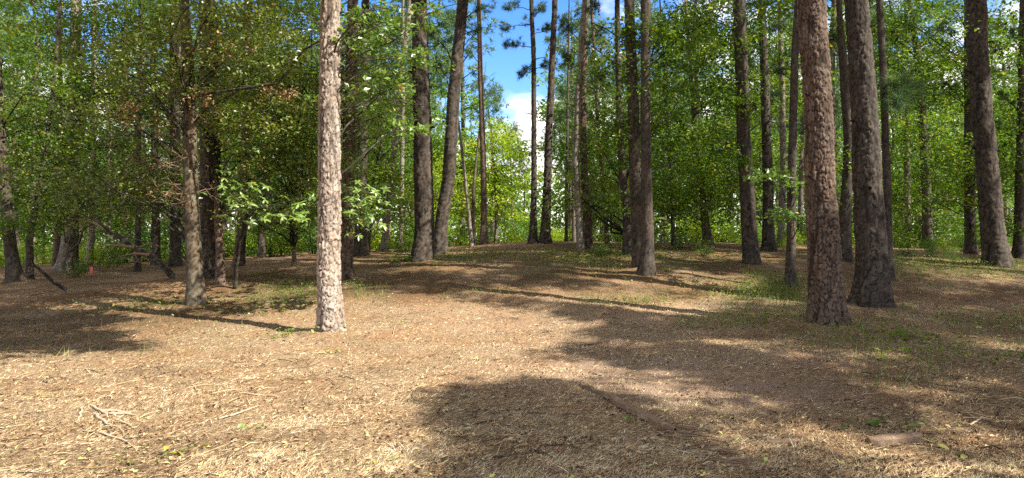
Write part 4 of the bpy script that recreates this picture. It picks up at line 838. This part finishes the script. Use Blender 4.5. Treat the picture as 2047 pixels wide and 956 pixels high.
def by_gap(items):
    """items: (x, y, what) -> a label for each that says between which near trunks it shows and how far back"""
    g = {}
    for k, (x, y, w) in enumerate(items):
        px = CX + F * x / y; i = sum(px > m[0] for m in MARKS); g.setdefault((i, w), []).append((y, k))
    out = [None] * len(items)
    for (i, w), L_ in g.items():
        where = 'past the ' + MARKS[0][1] if i == 0 else 'beyond the ' + MARKS[-1][1] if i == len(MARKS) else 'between %s and %s' % (MARKS[i - 1][1], MARKS[i][1])
        for r, (y, k) in enumerate(sorted(L_)): out[k] = (w if len(L_) == 1 else ORD[min(r, 14)] + ' ' + w) + ' ' + where
    return out
def gap(u): return -.115 < u < .085
cand = []; rows = []
for _ in range(4000):
    y = 30 + 62 * r2.random() ** .9; u = r2.uniform(-.80, .80); x = u * y
    if gap(u) and y < 78: continue
    if any((x - a) ** 2 + (y - b) ** 2 < (2.3 + y * .035) ** 2 for a, b in cand): continue
    cand.append((x, y))
    if len(cand) >= 190: break
for x, y in cand:
    u = x / y; q = r2.random()
    if gap(u): pr, s = (FB[r2.integers(3)], .7 + .3 * r2.random()); nm = 'oak_tree'
    elif q < .6: pr, s = FP[r2.integers(3)], .9 + .35 * r2.random(); nm = 'pine_tree'
    else: pr, s = FB[r2.integers(3)], .8 + .45 * r2.random(); nm = 'oak_tree'
    if nm == 'pine_tree' and u > -.2 and u < .15: s *= .85
    rows.append((x, y, nm, pr, s))
LB = by_gap([(x, y, {'pine_tree': 'far pine', 'oak_tree': 'far leafy tree'}[nm]) for x, y, nm, pr, s in rows])
for (x, y, nm, pr, s), lb in zip(rows, LB):
    place_far(nm, lb, 'tree', pr, x, y, s, r2.random() * 6.28, ('far pines beyond the rise', 'far leafy trees beyond the rise')[nm == 'oak_tree']); n_far += 1
# shrubs past the crest
rows = []
for i in range(112):
    y = 26.5 + 20 * r2.random() ** 1.3; u = r2.uniform(-.8, .8); x = u * y
    if -.05 < u < .12 and y < 30: y += 6; x = u * y
    rows.append((x, y, int(r2.choice(4, p=[.2, .2, .45, .15]))))
LB = by_gap([(x, y, ('low green shrub', 'tall green shrub', 'yellow green shrub', 'dark green shrub')[k]) for x, y, k in rows])
for (x, y, k), lb in zip(rows, LB):
    o = thing('shrub', lb, 'shrub', (x, y, float(H(x, y)) - .05), 'shrubs growing beyond the rise', FS[k])
    s = .5 + .55 * r2.random(); o.scale = (s * 1.2, s * 1.2, s); o.rotation_euler = (0, 0, r2.random() * 6.28)
# seedlings standing along the rise, in front of the undergrowth
rows = []
while len(rows) < 34:
    y = r2.uniform(19, 26); u = r2.choice([r2.uniform(-.74, -.12), r2.uniform(.1, .74), r2.uniform(.1, .74)]); x = u * y
    if min((x - t['base'][0]) ** 2 + (y - t['base'][1]) ** 2 for t in TREES) > .3: rows.append((x, y, int(r2.integers(4))))
LB = by_gap([(x, y, ('small leafy seedling', 'spreading leafy seedling', 'lime green seedling', 'dark leafy seedling')[k]) for x, y, k in rows])
for (x, y, k), lb in zip(rows, LB):
    o = thing('seedling', lb, 'seedling', (x, y, float(H(x, y)) - .03), 'seedlings standing on the rise', FS[k]); s = r2.uniform(.16, .36); o.scale = (s, s, s * r2.uniform(.8, 1.3)); o.rotation_euler = (0, 0, r2.random() * 6.28)

# the far wood, one mass
def far_wood():
    n = 76000; u = r2.uniform(-1.05, 1.05, n); y = r2.uniform(98, 122, n); x = u * y
    cl = vnoise(x / 7, y / 7, 71) + .5 * vnoise(x / 2.7, x * 0 + 3, 72)
    top = np.where(np.abs(u - .005) < .10, 11.5, 15.5) + 7 * cl + 2 * vnoise(x / 1.5, y / 3, 73)
    z = r2.random(n) ** 1.05 * top + H(x, y); C = np.stack([x, y, z], -1)
    V, Fq = leaves(C, .62 * (.6 + .8 * r2.random(n)), 1.0, .7); cl2 = vnoise(x / 3, z / 2, 74) + .5
    tn = np.clip(cl2 * .9 + r2.normal(size=n) * .12, 0, .95)
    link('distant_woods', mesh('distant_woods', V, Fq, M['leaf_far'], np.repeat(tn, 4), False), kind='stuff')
far_wood()
print('far', n_far, time.time() - T00)

# ------------------------------------------------------------------ litter, weeds, grass
def ground_normal_z(x, y): return Hfine(x, y)
def litter():
    n = 230000; px = rng.uniform(-120, 2170, n); py = 545 + 520 * rng.random(n) ** .85
    x, y = hit(px, py); ok = (y < 18) & (y > 3); x, y = x[ok], y[ok]
    # the bare soil stays mostly clean
    bare = np.exp(-((x - 2.2) ** 2 / 3 + (y - 7.4) ** 2 / 1.2)); k = rng.random(len(x)) > bare * .75; x, y = x[k], y[k]; n = len(x)
    z = Hfine(x, y); dirn = 2.2 * vnoise(x / .5, y / .5, 61); th = .4 + dirn + rng.normal(0, .8, n); tilt = np.abs(rng.normal(0, .28, n)); D = np.stack([np.cos(th) * np.cos(tilt), np.sin(th) * np.cos(tilt), np.sin(tilt)], -1)
    ln = rng.uniform(.02, .07, n) * np.where(rng.random(n) < .04, 2.2, 1); w = .003 + .0035 * rng.random(n) ** 2
    w = w * np.clip(y / 6, 1, 2.2); C = np.stack([x, y, z + .003], -1); s = norm(np.cross(D, np.array([0, 0, 1.]) + rng.normal(size=(n, 3)) * .4)) * w[:, None] * .5
    V = np.stack([C - s, C + s, C + D * ln[:, None]], 1).reshape(-1, 3)
    tn = np.clip(np.where(rng.random(n) < .15, .1, rng.beta(2, 1.6, n)) + .3 * vnoise(x / .3, y / .3, 62) - .42 * dark_floor_at(x, y), 0, 1)
    link('pine_straw', mesh('pine_straw', V, np.arange(n)[:, None] * 3 + np.array([[0, 1, 2]]), M['straw'], np.repeat(tn, 3), False), kind='stuff')
    # dark bark crumbs, cone scales and bits of twig
    n = 15000; px = rng.uniform(-100, 2150, n); py = 560 + 480 * rng.random(n); x, y = hit(px, py); ok = (y < 18) & (vnoise(x / .45, y / .45, 65) + .35 * vnoise(x / .12, y / .12, 66) > .10); x, y = x[ok], y[ok]; n = len(x)
    C = np.stack([x, y, Hfine(x, y) + .007], -1); V, Fq = leaves(C, rng.uniform(.015, .05, n), .8, .5, .3)
    link('bark_crumbs', mesh('bark_crumbs', V, Fq, M['deadleaf'], np.repeat(rng.beta(1, 5, n) * .5, 4), False), kind='stuff')
    # leaf fragments
    n = 6500; px = rng.uniform(-100, 2150, n); py = 520 + 520 * rng.random(n); x, y = hit(px, py); ok = (y < 20); x, y = x[ok], y[ok]; n = len(x)
    C = np.stack([x, y, Hfine(x, y) + .012], -1); V, Fq = leaves(C, rng.uniform(.02, .055, n), 2.2, .6, .15)
    link('leaf_litter', mesh('leaf_litter', V, Fq, M['deadleaf'], np.repeat(rng.beta(1.6, 1.7, n), 4), False), kind='stuff')
litter()
def twigs():
    # broken twigs mixed into the needles, far too many to count
    a = Acc(); n = 1500; px = rng.uniform(-100, 2150, n); py = 530 + 480 * rng.random(n) ** .9; x, y = hit(px, py); ok = (y < 21) & (vnoise(x / 1.3, y / 1.3, 67) > -.12); x, y = x[ok], y[ok]
    for X, Y in zip(x, y):
        th = rng.normal(.3, 1.1); L_ = rng.uniform(.06, .30); k = rng.normal() * .25; p = []
        for q in (0, .5, 1): p.append((X + math.cos(th + k * q) * L_ * q, Y + math.sin(th + k * q) * L_ * q))
        p = np.array(p); z = Hfine(p[:, 0], p[:, 1]) + .012 + .02 * rng.random() * np.array([0, 1, .3]); v, f = tube(np.column_stack([p, z]), rng.uniform(.002, .005) * np.array([1, .9, .5]), 4)
        a.add(v, f, .7 * rng.random() ** 1.5)
    link('broken_twigs', a.mesh('broken_twigs', M['straw']), kind='stuff')
twigs()
def weeds():
    Cs = []; Ts = []; n = 26000
    x = []; y = []
    for cx, cy, rx, ry, amt in GREEN:
        if cy > 30: continue
        m = int(1500 * amt * min(rx * ry, 4) / 2.5); x.append(cx + rng.normal(size=m) * rx * .55); y.append(cy + rng.normal(size=m) * ry * .55)
    # thin weeds over the far slope
    m = 7000; px = rng.uniform(300, 2047, m); py = rng.uniform(490, 600, m); xx, yy = hit(px, py); g = vnoise(xx / 1.1, yy / 1.1, 81) > .22; ok = np.isfinite(xx) & g; x.append(xx[ok]); y.append(yy[ok])
    x = np.concatenate(x); y = np.concatenate(y); k = y > 3; x, y = x[k], y[k]
    C = np.stack([x, y, Hfine(x, y) + rng.random(len(x)) ** 2 * .14 + .01], -1); V, Fq = leaves(C, rng.uniform(.03, .075, len(x)), 1.8, .6)
    link('ground_weeds', mesh('ground_weeds', V, Fq, M['leaf'], np.repeat(np.clip(rng.beta(2, 2, len(x)) * 1.05, 0, 1), 4), False), kind='stuff')
    # grass blades
    spots = [(1440, 1640, 575, 640, 1100), (1480, 1600, 540, 600, 1500), (1560, 1800, 640, 700, 450), (1150, 1340, 585, 618, 400), (1000, 1300, 515, 560, 500), (1790, 2047, 520, 560, 1400), (500, 640, 545, 610, 500), (700, 780, 570, 600, 250), (860, 1000, 505, 530, 400), (1350, 1500, 640, 660, 250), (0, 500, 640, 720, 300), (1860, 2047, 620, 700, 200), (1700, 1900, 700, 780, 200)]
    bx = []; by = []
    for a, b, c, d, m in spots: X, Y = hit(rng.uniform(a, b, m), rng.uniform(c, d, m)); ok = np.isfinite(X); bx.append(X[ok]); by.append(Y[ok])
    bx = np.concatenate(bx); by = np.concatenate(by); C = np.stack([bx, by, Hfine(bx, by) - .01], -1)
    D = norm(rng.normal(size=C.shape) * .45 + (0, 0, 1)); V, Ft = needles(C, D, rng.uniform(.08, .24, len(C)), .009)
    link('grass', mesh('grass', V, Ft, M['grass'], np.repeat(rng.beta(2, 1.6, len(C)), 3), False), kind='stuff')
weeds()
def blade_tuft(label, px, py, n, h, spread=.5, r=.05, tone=(.3, .9), name='grass_tuft', cat='grass tuft', w=.007, mat='grass'):
    b = gp(px, py); root = thing(name, label, cat, tuple(b)); a = Acc()
    for i in range(n):
        c = np.array([*rng.normal(size=2) * r, -.02]); d = norm(np.array([*rng.normal(size=2) * spread, 1])); L_ = h * rng.uniform(.5, 1.1); s = norm(np.cross(d, rng.normal(size=3)))
        ts = np.linspace(0, 1, 5); P = [c + d * L_ * q + np.array([d[0], d[1], -.35]) * L_ * .6 * q * q for q in ts]; V = []
        for q, p in zip(ts, P): V += [p - s * w * (1 - q) * .6, p + s * w * (1 - q) * .6]
        a.add(V, np.array([[2 * k, 2 * k + 1, 2 * k + 3, 2 * k + 2] for k in range(4)]), rng.uniform(*tone))
    link('blades', a.mesh('blades', M[mat], smooth=False), root, 'stuff')
blade_tuft('tall arching green grass tuft at the flared root of the second broadest pine', 1815, 622, 34, .34, .5, .07)
blade_tuft('pale spiky grass tuft on the sunny lip before the touching trunks', 1262, 600, 26, .24, .5, .10, (.4, 1))
blade_tuft('low dry grass clump near the spiky tuft on the sunny lip', 1322, 608, 30, .14, .7, .14, (.4, 1))
blade_tuft('leaning grass spray at the foot of the vine wrapped pine', 1512, 556, 40, .32, .7, .14)
blade_tuft('thick shaded grass clump between vine wrapped pine and slender rough pine', 1548, 578, 60, .3, .6, .25, (0, .6))
blade_tuft('thin green blades beside the short wood slab', 1566, 888, 10, .12, .6, .03)
blade_tuft('grass clump in front of the broadest pine, half in shade', 1600, 640, 44, .22, .6, .18, (0, .7))
blade_tuft('straw coloured dry tuft heaped on the shaded straw', 95, 790, 60, .15, 1.3, .10, (.9, 1), 'dry_tuft', 'dry grass')
blade_tuft('dry reddish needle clump by the hole in the sunny straw', 800, 900, 50, .12, 1.2, .07, (.9, 1), 'dry_tuft', 'dry grass', mat='straw')
blade_tuft('green yellow grass at the edge of the picture bottom', 715, 680, 16, .16, .6, .05)
blade_tuft('small yellow green grass tuft at the base edge of the dappled slope', 735, 590, 26, .2, .7, .12)
for lb, px, py, n_, h_ in (('thin grass tuft standing just before the touching trunk pair', 1255, 560, 30, .22), ('low grass tuft by the knobbly speckled pine foot', 1190, 520, 34, .24), ('yellowish grass tuft between the thick dark pine and the leaning pine', 800, 545, 26, .16),
                        ('sparse grass tuft on the lip of the track under the bright straw', 1060, 618, 20, .13), ('grass tuft at the right foot of the broadest pine', 1702, 655, 34, .18), ('ragged green tuft in the shade past the broadest pine', 1880, 640, 30, .2),
                        ('bright grass tuft in the sunlit strip by the large leaning pine', 1930, 548, 34, .26), ('bright tuft in the sunlit strip nearer the flared pine', 1840, 540, 34, .26), ('dry grass tuft near the twiggy tree foot', 440, 622, 26, .15), ('weedy grass tuft on the dappled slope behind the pale pine', 560, 590, 34, .18),
                        ('small tuft on the dappled slope next to the snag', 500, 600, 28, .16), ('wiry tuft near the crossing of light and shade by the short wood slab', 1700, 905, 22, .09), ('dark green tuft in front of the slender rough pine', 1590, 600, 40, .24)):
    blade_tuft(lb, px, py, n_, h_, .65, .09, (.1, .95))
# broad leaf sprouts
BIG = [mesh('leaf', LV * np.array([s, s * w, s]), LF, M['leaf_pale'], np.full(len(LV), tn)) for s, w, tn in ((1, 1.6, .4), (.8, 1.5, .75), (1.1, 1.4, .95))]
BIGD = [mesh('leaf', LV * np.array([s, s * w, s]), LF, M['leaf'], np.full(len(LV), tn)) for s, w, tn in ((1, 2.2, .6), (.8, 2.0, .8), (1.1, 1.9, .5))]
def sprout(label, px, py, n, r, hgt=.07, size=1., name='leafy_weed', cat='weed', ms=None, dx=1.):
    b = gp(px, py); root = thing(name, label, cat, tuple(b)); st = Acc()
    for i in range(n):
        ox, oy = rng.normal(size=2) * r; ox *= dx; z = float(Hfine(b[0] + ox, b[1] + oy)) - b[2] + hgt * rng.uniform(.4, 1.3)
        if i % 2 == 0: v, f = tube([(ox * .5, oy * .5, z - hgt), (ox * .8, oy * .8, z - hgt * .4), (ox, oy, z)], [.004, .003, .002], 4); st.add(v, f, .5)
        o = bpy.data.objects.new('leaf', (ms or BIG)[int(rng.integers(3))]); COL.objects.link(o); o.parent = root
        q = Quaternion((0, 0, 1), rng.random() * 6.28) @ Quaternion((0, 1, 0), rng.normal() * .3) @ Quaternion((1, 0, 0), rng.normal() * .35)
        s = size * rng.uniform(.6, 1.1); o.matrix_local = Matrix.LocRotScale(Vector((ox, oy, z)), q, (s, s, s))
    link('stem', st.mesh('stem', M['grass']), root, 'stuff')
sprout('lime green leafy weed spread at the foot of the pale sunlit pine', 575, 675, 46, .17, .09, .62, dx=1.6)
sprout('low creeping weed on sunny straw just past the pale pine', 805, 648, 14, .10, .05, .5, dx=1.8)
sprout('yellow green seedling with two long leaves on bright straw', 372, 905, 7, .06, .04, .75)
sprout('pair of lime leaves standing in the shade by the track edge', 2025, 662, 8, .12, .07, .9, dx=1.5)
sprout('flattened green leaves by the fallen twig under the broadest pine', 1770, 715, 26, .20, .04, .9, dx=1.8)
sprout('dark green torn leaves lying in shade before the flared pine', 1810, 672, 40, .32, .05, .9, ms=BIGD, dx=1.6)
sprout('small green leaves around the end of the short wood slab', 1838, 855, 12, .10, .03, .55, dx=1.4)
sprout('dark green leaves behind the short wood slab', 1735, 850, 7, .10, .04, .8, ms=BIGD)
sprout('single small seedling growing against the long split strip', 1258, 850, 5, .02, .06, .45)
sprout('pale green leaf scrap lying at the shaded corner', 1905, 905, 4, .05, .03, .8)
sprout('tiny green sprig at the root of the pale pine', 685, 668, 7, .05, .06, .5)
sprout('lime sprouts before the pale pine in full sun', 672, 706, 9, .06, .06, .5)
sprout('weed with yellowing leaves near the bottom of the bright straw', 740, 928, 5, .09, .03, .4)
sprout('leaf litter sprig beside the fallen pale stick', 500, 862, 9, .08, .03, .5)
sprout('small yellow weed beside the crossed bleached sticks', 262, 930, 5, .10, .03, .6)
sprout('leafy ground vine along the lip of the machine track', 1125, 625, 10, .12, .04, .5, dx=3)
sprout('bushy yellow green weed on the slope by the touching trunks', 1330, 545, 24, .16, .14, .8)
sprout('green weed clump by the half hidden reddish pine', 715, 578, 26, .16, .14, .7)

# ------------------------------------------------------------------ wood lying about
def stick(label, pts, w, name='fallen_stick', cat='stick', mat='straw_stick', flat=1., lift=.012, forks=0, jag=0.):
    P = np.array([gp(px, py) for px, py in pts]); n = 14; s = np.linspace(0, len(P) - 1, n); Q = np.stack([np.interp(s, np.arange(len(P)), P[:, k]) for k in range(3)], 1)
    Q[:, :2] += rng.normal(size=(n, 2)) * w * .25; Q[:, 2] = np.maximum(Hfine(Q[:, 0], Q[:, 1]), Q[:, 2]) + lift
    b = Q[0].copy(); R = w / 2 * (np.interp(np.linspace(0, 1, n), [0, .1, .7, 1], [.5, 1, .8, .25]) + rng.normal(size=n) * jag * .2)
    v, f = tube(Q, np.maximum(R, .002), 7); a = Acc(); v = v.reshape(n, 7, 3); v[:, :, 2] = Q[:, None, 2] + (v[:, :, 2] - Q[:, None, 2]) * flat; a.add(v.reshape(-1, 3), f, rng.random())
    for k in range(forks):
        j = rng.integers(4, n - 3); d = norm(Q[j + 1] - Q[j] + rng.normal(size=3) * np.array([.04, .04, .01])); e = Q[j] + d * .18 + (0, 0, .03); v, f = tube([Q[j], (Q[j] + e) / 2 + rng.normal(size=3) * .01, e], [w * .25, w * .18, w * .08], 4); a.add(v, f, .6)
    me = a.mesh(name, M[mat], b); o = thing(name, label, cat, tuple(b), None, me); return o
def edgeattr(): pass
stick('long bleached stick crossing a pile of others in the straw', [(205, 822), (235, 824), (268, 834)], .034)
stick('short pale stick poking down under the long bleached one', [(186, 826), (205, 845), (225, 860)], .03)
stick('thin pale stick at the near side of the bleached pile', [(165, 815), (160, 835), (152, 852)], .022)
stick('slender curved stalk trailing from the bleached pile', [(165, 862), (215, 872), (250, 885), (272, 903)], .018)
stick('bleached split stick crossing the top of the pile', [(178, 812), (215, 830), (262, 828)], .026)
stick('knobby grey stick in the middle of the bleached pile', [(195, 838), (225, 826), (246, 818)], .03, mat='deadwood')
stick('short tan twig under the end of the bleached pile', [(230, 842), (252, 850), (266, 862)], .016)
stick('flattened pale stalk lying on bright straw below the pale pine', [(432, 838), (470, 834), (500, 818), (520, 812)], .03, flat=.5)
stick('thin straight twig half buried in bright straw', [(478, 790), (520, 792), (565, 793)], .012)
stick('tan forked branchlet on the sandy soil', [(1150, 690), (1185, 688), (1205, 684), (1225, 683)], .03, mat='deadwood', forks=3)
stick('small dark twig next to the sandy soil patch', [(1183, 751), (1195, 752), (1203, 755)], .012, mat='bark_dark')
stick('white chip of wood on the shaded straw', [(1480, 702), (1490, 701), (1502, 702)], .03, flat=.4)
stick('light straw stalk by the pale pine foot', [(790, 655), (786, 670), (780, 683)], .012)
stick('long thin twig lying below the broadest pine', [(1655, 693), (1700, 700), (1760, 722), (1850, 755)], .014, mat='deadwood')
stick('pale stick in the shadow on the far side of the soil', [(1938, 852), (1955, 843), (1975, 834)], .018)
stick('pale splinter lying on the fibrous debris', [(1404, 928), (1412, 924), (1424, 921)], .016)
stick('dark arching twig on the leafy slope near the twiggy tree', [(775, 583), (785, 575), (800, 578)], .014, mat='deadwood')
stick('long branch lying in the shade before the dead log', [(60, 592), (100, 585), (115, 580)], .03, mat='deadwood')
stick('thin branch lying on shaded ground near the red soil', [(180, 565), (205, 572), (230, 577)], .025, mat='deadwood')
GM = [(640, 700, 'pale sunlit pine'), (394, 640, 'twiggy tan tree'), (205, 840, 'bleached stick pile'), (95, 790, 'dry straw tuft'), (372, 905, 'two leaved seedling'), (470, 830, 'flattened pale stalk'), (740, 928, 'yellowing weed'), (1000, 850, 'near round shadow'), (805, 648, 'creeping weed'),
      (1190, 688, 'forked branchlet'), (1230, 810, 'long split strip'), (1500, 830, 'sandy soil patch'), (1790, 880, 'short wood slab'), (1566, 888, 'thin green blades'), (1770, 715, 'flattened green leaves'), (1655, 690, 'broadest pine'), (1945, 845, 'pale stick in shadow'), (2025, 662, 'lime leaves'), (1262, 610, 'spiky grass tuft'), (1050, 720, 'middle of the bright straw')]
KI = [('deadwood', 'brown dry stick'), ('straw_stick', 'pale dry stick'), ('bark_oak', 'dark dry stick')]; rows = []; seen = {}
for i in range(34):
    px = rng.uniform(0, 2047); py = rng.uniform(600, 950); L_ = rng.uniform(12, 46) * (py - 478) / 300; a = rng.normal(.3, .9)
    g = min(GM, key=lambda m: (m[0] - px) ** 2 + 3 * (m[1] - py) ** 2); key = (KI[i % 3][1], g[2]); rows.append((math.hypot(px - g[0], 1.7 * (py - g[1])), key, px, py, L_, a, i))
for dist, key, px, py, L_, a, i in sorted(rows, key=lambda r: r[0]):
    seen[key] = seen.get(key, 0) + 1; lb = 'small %s lying %s to the %s' % (key[0], ORD[seen[key] - 1], key[1])
    stick(lb, [(px, py), (px + L_ * .5 * math.cos(a), py - L_ * .2 * math.sin(a)), (px + L_ * math.cos(a), py - L_ * .4 * math.sin(a))], rng.uniform(.007, .014), 'dry_stick', mat=KI[i % 3][0])['group'] = 'small dry sticks scattered on the ground'
# long split strip: a tapering flat splintered board with fibres at its broad end
def strip():
    ctr = [(1160, 769), (1198, 789), (1237, 812), (1275, 832), (1313, 850), (1350, 866)]; P = np.array([gp(*c) for c in ctr]); n = 40; s = np.linspace(0, 5, n)
    Q = np.stack([np.interp(s, np.arange(6), P[:, k]) for k in range(3)], 1); Q[:, 2] = Hfine(Q[:, 0], Q[:, 1]) + .02 + .02 * np.sin(np.linspace(0, 3, n))
    T_ = norm(np.gradient(Q, axis=0)); S = norm(np.cross(T_, (0, 0, 1.))); wd = np.interp(np.linspace(0, 1, n), [0, .1, .3, .55, .8, .95, 1], [.008, .02, .034, .048, .046, .035, .012]) * (1 + .12 * rng.normal(size=n)); V = []
    for i in range(n):
        for u, z in ((-1, -.03), (-.95, .004), (-.3, .012 + .008 * rng.random()), (.1, .002 + .012 * rng.random()), (.9, .010), (1, -.03)): V.append(Q[i] + S[i] * wd[i] * u + np.array([0, 0, z]))
    i = np.arange(n - 1)[:, None] * 6; j = np.arange(5)[None]; Fq = np.stack([i + j, i + j + 1, i + 7 + j, i + 6 + j], -1).reshape(-1, 4)
    b = Q[0].copy(); a = Acc(); a.add(V, Fq, .25); o = thing('split_branch', 'long split weathered strip of wood tapering to a point on the straw', 'branch', tuple(b)); link('wood_strip', a.mesh('wood_strip', M['splinter'], b, False), o)
    f = Acc()
    for k in range(46):
        t_ = rng.random() ** .7; c0 = gp(1335 + 130 * t_ + rng.normal() * 8, 858 + 75 * t_ + rng.normal() * 9); d = norm(np.array([.9, -.62, 0]) + rng.normal(size=3) * .12); d[2] = abs(d[2]) * .3
        v, q = tube([c0 + (0, 0, .008), c0 + d * .1 + (0, 0, .02), c0 + d * rng.uniform(.16, .3) + (0, 0, .014)], [.006, .005, .002], 4); f.add(v, q, rng.random())
    link('wood_fibres', f.mesh('wood_fibres', M['splinter'], b, False), o, 'stuff')
strip()
def slab(label, x0, y0, x1, y1, wd, hgt, mat='splinter', tone=.6):
    A = gp(x0, y0); B = gp(x1, y1); n = 14; T_ = norm(B - A); S = norm(np.cross(T_, (0, 0, 1.))); V = []
    for i in range(n):
        t_ = i / (n - 1); c = A + (B - A) * t_; c[2] = max(float(Hfine(c[0], c[1])), c[2]); e = min(1, min(t_, 1 - t_) * 6 + .35) * (1 + .1 * rng.normal())
        for u, z in ((-1, -.02), (-.95, hgt * .8), (-.35, hgt), (.2, hgt * .85), (.3, hgt * 1.05), (.9, hgt * .7), (1, -.02)): V.append(c + S * wd * u * e + np.array([0, 0, z * (.9 + .2 * rng.random())]))
    i = np.arange(n - 1)[:, None] * 7; j = np.arange(6)[None]; Fq = np.stack([i + j, i + j + 1, i + 8 + j, i + 7 + j], -1).reshape(-1, 4); a = Acc(); a.add(V, Fq, tone)
    for st in (0, (n - 1) * 7): a.f4.append(np.array([[st, st + 1, st + 5, st + 6], [st + 1, st + 2, st + 4, st + 5]]))
    thing('wood_slab', label, 'wood', tuple(A), None, a.mesh('wood_slab', M[mat], A, False))
slab('short broken slab of split wood lying flat on the churned ground', 1736, 886, 1840, 872, .065, .05, tone=.95)
slab('half buried bark slab next to the thin green blades', 1535, 890, 1598, 884, .035, .02, tone=.3)
slab('small dark bark chip on the needles in the foreground shade', 1650, 915, 1680, 905, .02, .015, tone=.2)
# dead leaning log with forked end, propped over the shaded ground
def logs():
    for label, pts, ws, d, fork in (('dead log propped at a slant with a forked rusty broken end', [(345, 548), (318, 520), (270, 490), (225, 462), (190, 434)], [14, 12, 10, 7, 4], 18.5, [[(270, 490), (235, 486), (200, 487)], [(215, 455), (185, 440), (165, 437)], [(300, 505), (270, 502), (240, 508)]]),
                                    ('thin dark log slanting down against the shaded trunks', [(132, 562), (105, 545), (85, 525), (66, 510)], [8, 7, 6, 5], 16.5, [])):
        P = np.array([at(px, py, d - .3 * k) for k, (px, py) in enumerate(pts)]); z0 = float(H(P[0, 0], P[0, 1])); P[:, 2] += z0 - P[0, 2] + .05; off = z0 + .05 - at(*pts[0], d)[2]
        R = np.array(ws) / 2 * d / F; b = P[0].copy(); root = thing('dead_log', label, 'log', tuple(b)); v, f = tube(P, R, 8); a = Acc(); a.add(v, f, .4); link('trunk', a.mesh('trunk', M['bark_grey'], b), root)
        for br in fork:
            Q = np.array([at(px, py, d - .8) + (0, 0, off) for px, py in br]); v, f = tube(Q, [.05, .035, .012], 5); a = Acc(); a.add(v, f, .7)
            for k in range(7):
                c = Q[rng.integers(0, 3)]; e = c + rng.normal(size=3) * .3; v, f = tube([c, (c + e) / 2 + rng.normal(size=3) * .03, e], [.014, .009, .004], 4); a.add(v, f, .7)
            link('branch', a.mesh('branch', M['deadwood'], b), root)
logs()
# survey stake
b = gp(182, 549); root = thing('survey_stake', 'short pink painted survey stake on the reddish soil', 'stake', tuple(b))
def box(w, d, h, z0=0):
    x, y = w / 2, d / 2; V = [(-x, -y, z0), (x, -y, z0), (x, y, z0), (-x, y, z0), (-x * .9, -y * .9, z0 + h), (x * .9, -y * .9, z0 + h), (x * .9, y * .9, z0 + h), (-x * .9, y * .9, z0 + h)]
    return V, np.array([(0, 3, 2, 1), (4, 5, 6, 7), (0, 1, 5, 4), (1, 2, 6, 5), (2, 3, 7, 6), (3, 0, 4, 7)])
a = Acc(); a.add(*box(.07, .03, .26, -.05), .2); link('post', a.mesh('post', M['paint'], smooth=False), root)
a = Acc(); v, f = box(.10, .05, .06, .19); a.add(v, f, .9); v, f = tube([(.03, -.02, .2), (.07, -.04, .14), (.06, -.05, .05)], [.02, .018, .012], 4); a.add(v, f, .8); link('ribbon', a.mesh('ribbon', M['paint'], smooth=False), root)
# clods turned up in the soil and track lip
def clod(label, px, py, s):
    b = gp(px, py); r = rng; import bmesh
    bm = bmesh.new(); bmesh.ops.create_icosphere(bm, subdivisions=2, radius=s)
    V = np.array([v.co[:] for v in bm.verts]); Fq = np.array([[v.index for v in f.verts] for f in bm.faces]); bm.free()
    V = V * (1 + .35 * vnoise(V[:, 0] / s * 1.7 + px, V[:, 1] / s * 1.7 + V[:, 2] / s * 2, 91))[:, None] * np.array([1.3, 1, .6]); a = Acc(); a.add(V, Fq, .2)
    thing('soil_clod', label, 'clod', tuple(b), None, a.mesh('soil_clod', M['ground'], smooth=True))
clod('dark clod heaped on the lip of the machine track', 1232, 628, .10); clod('flat clod beside the heaped one on the track lip', 1215, 631, .06); clod('reddish clod on the near churned soil', 1555, 800, .035); clod('small clod on the edge of the sandy soil', 1605, 875, .03)
bpy.context.view_layer.update()
print('total polys', sum(len(m.polygons) for m in bpy.data.meshes), 'tris', sum(len(m.loops) - 2 * len(m.polygons) for m in bpy.data.meshes), 'objects', len(bpy.data.objects), time.time() - T00)
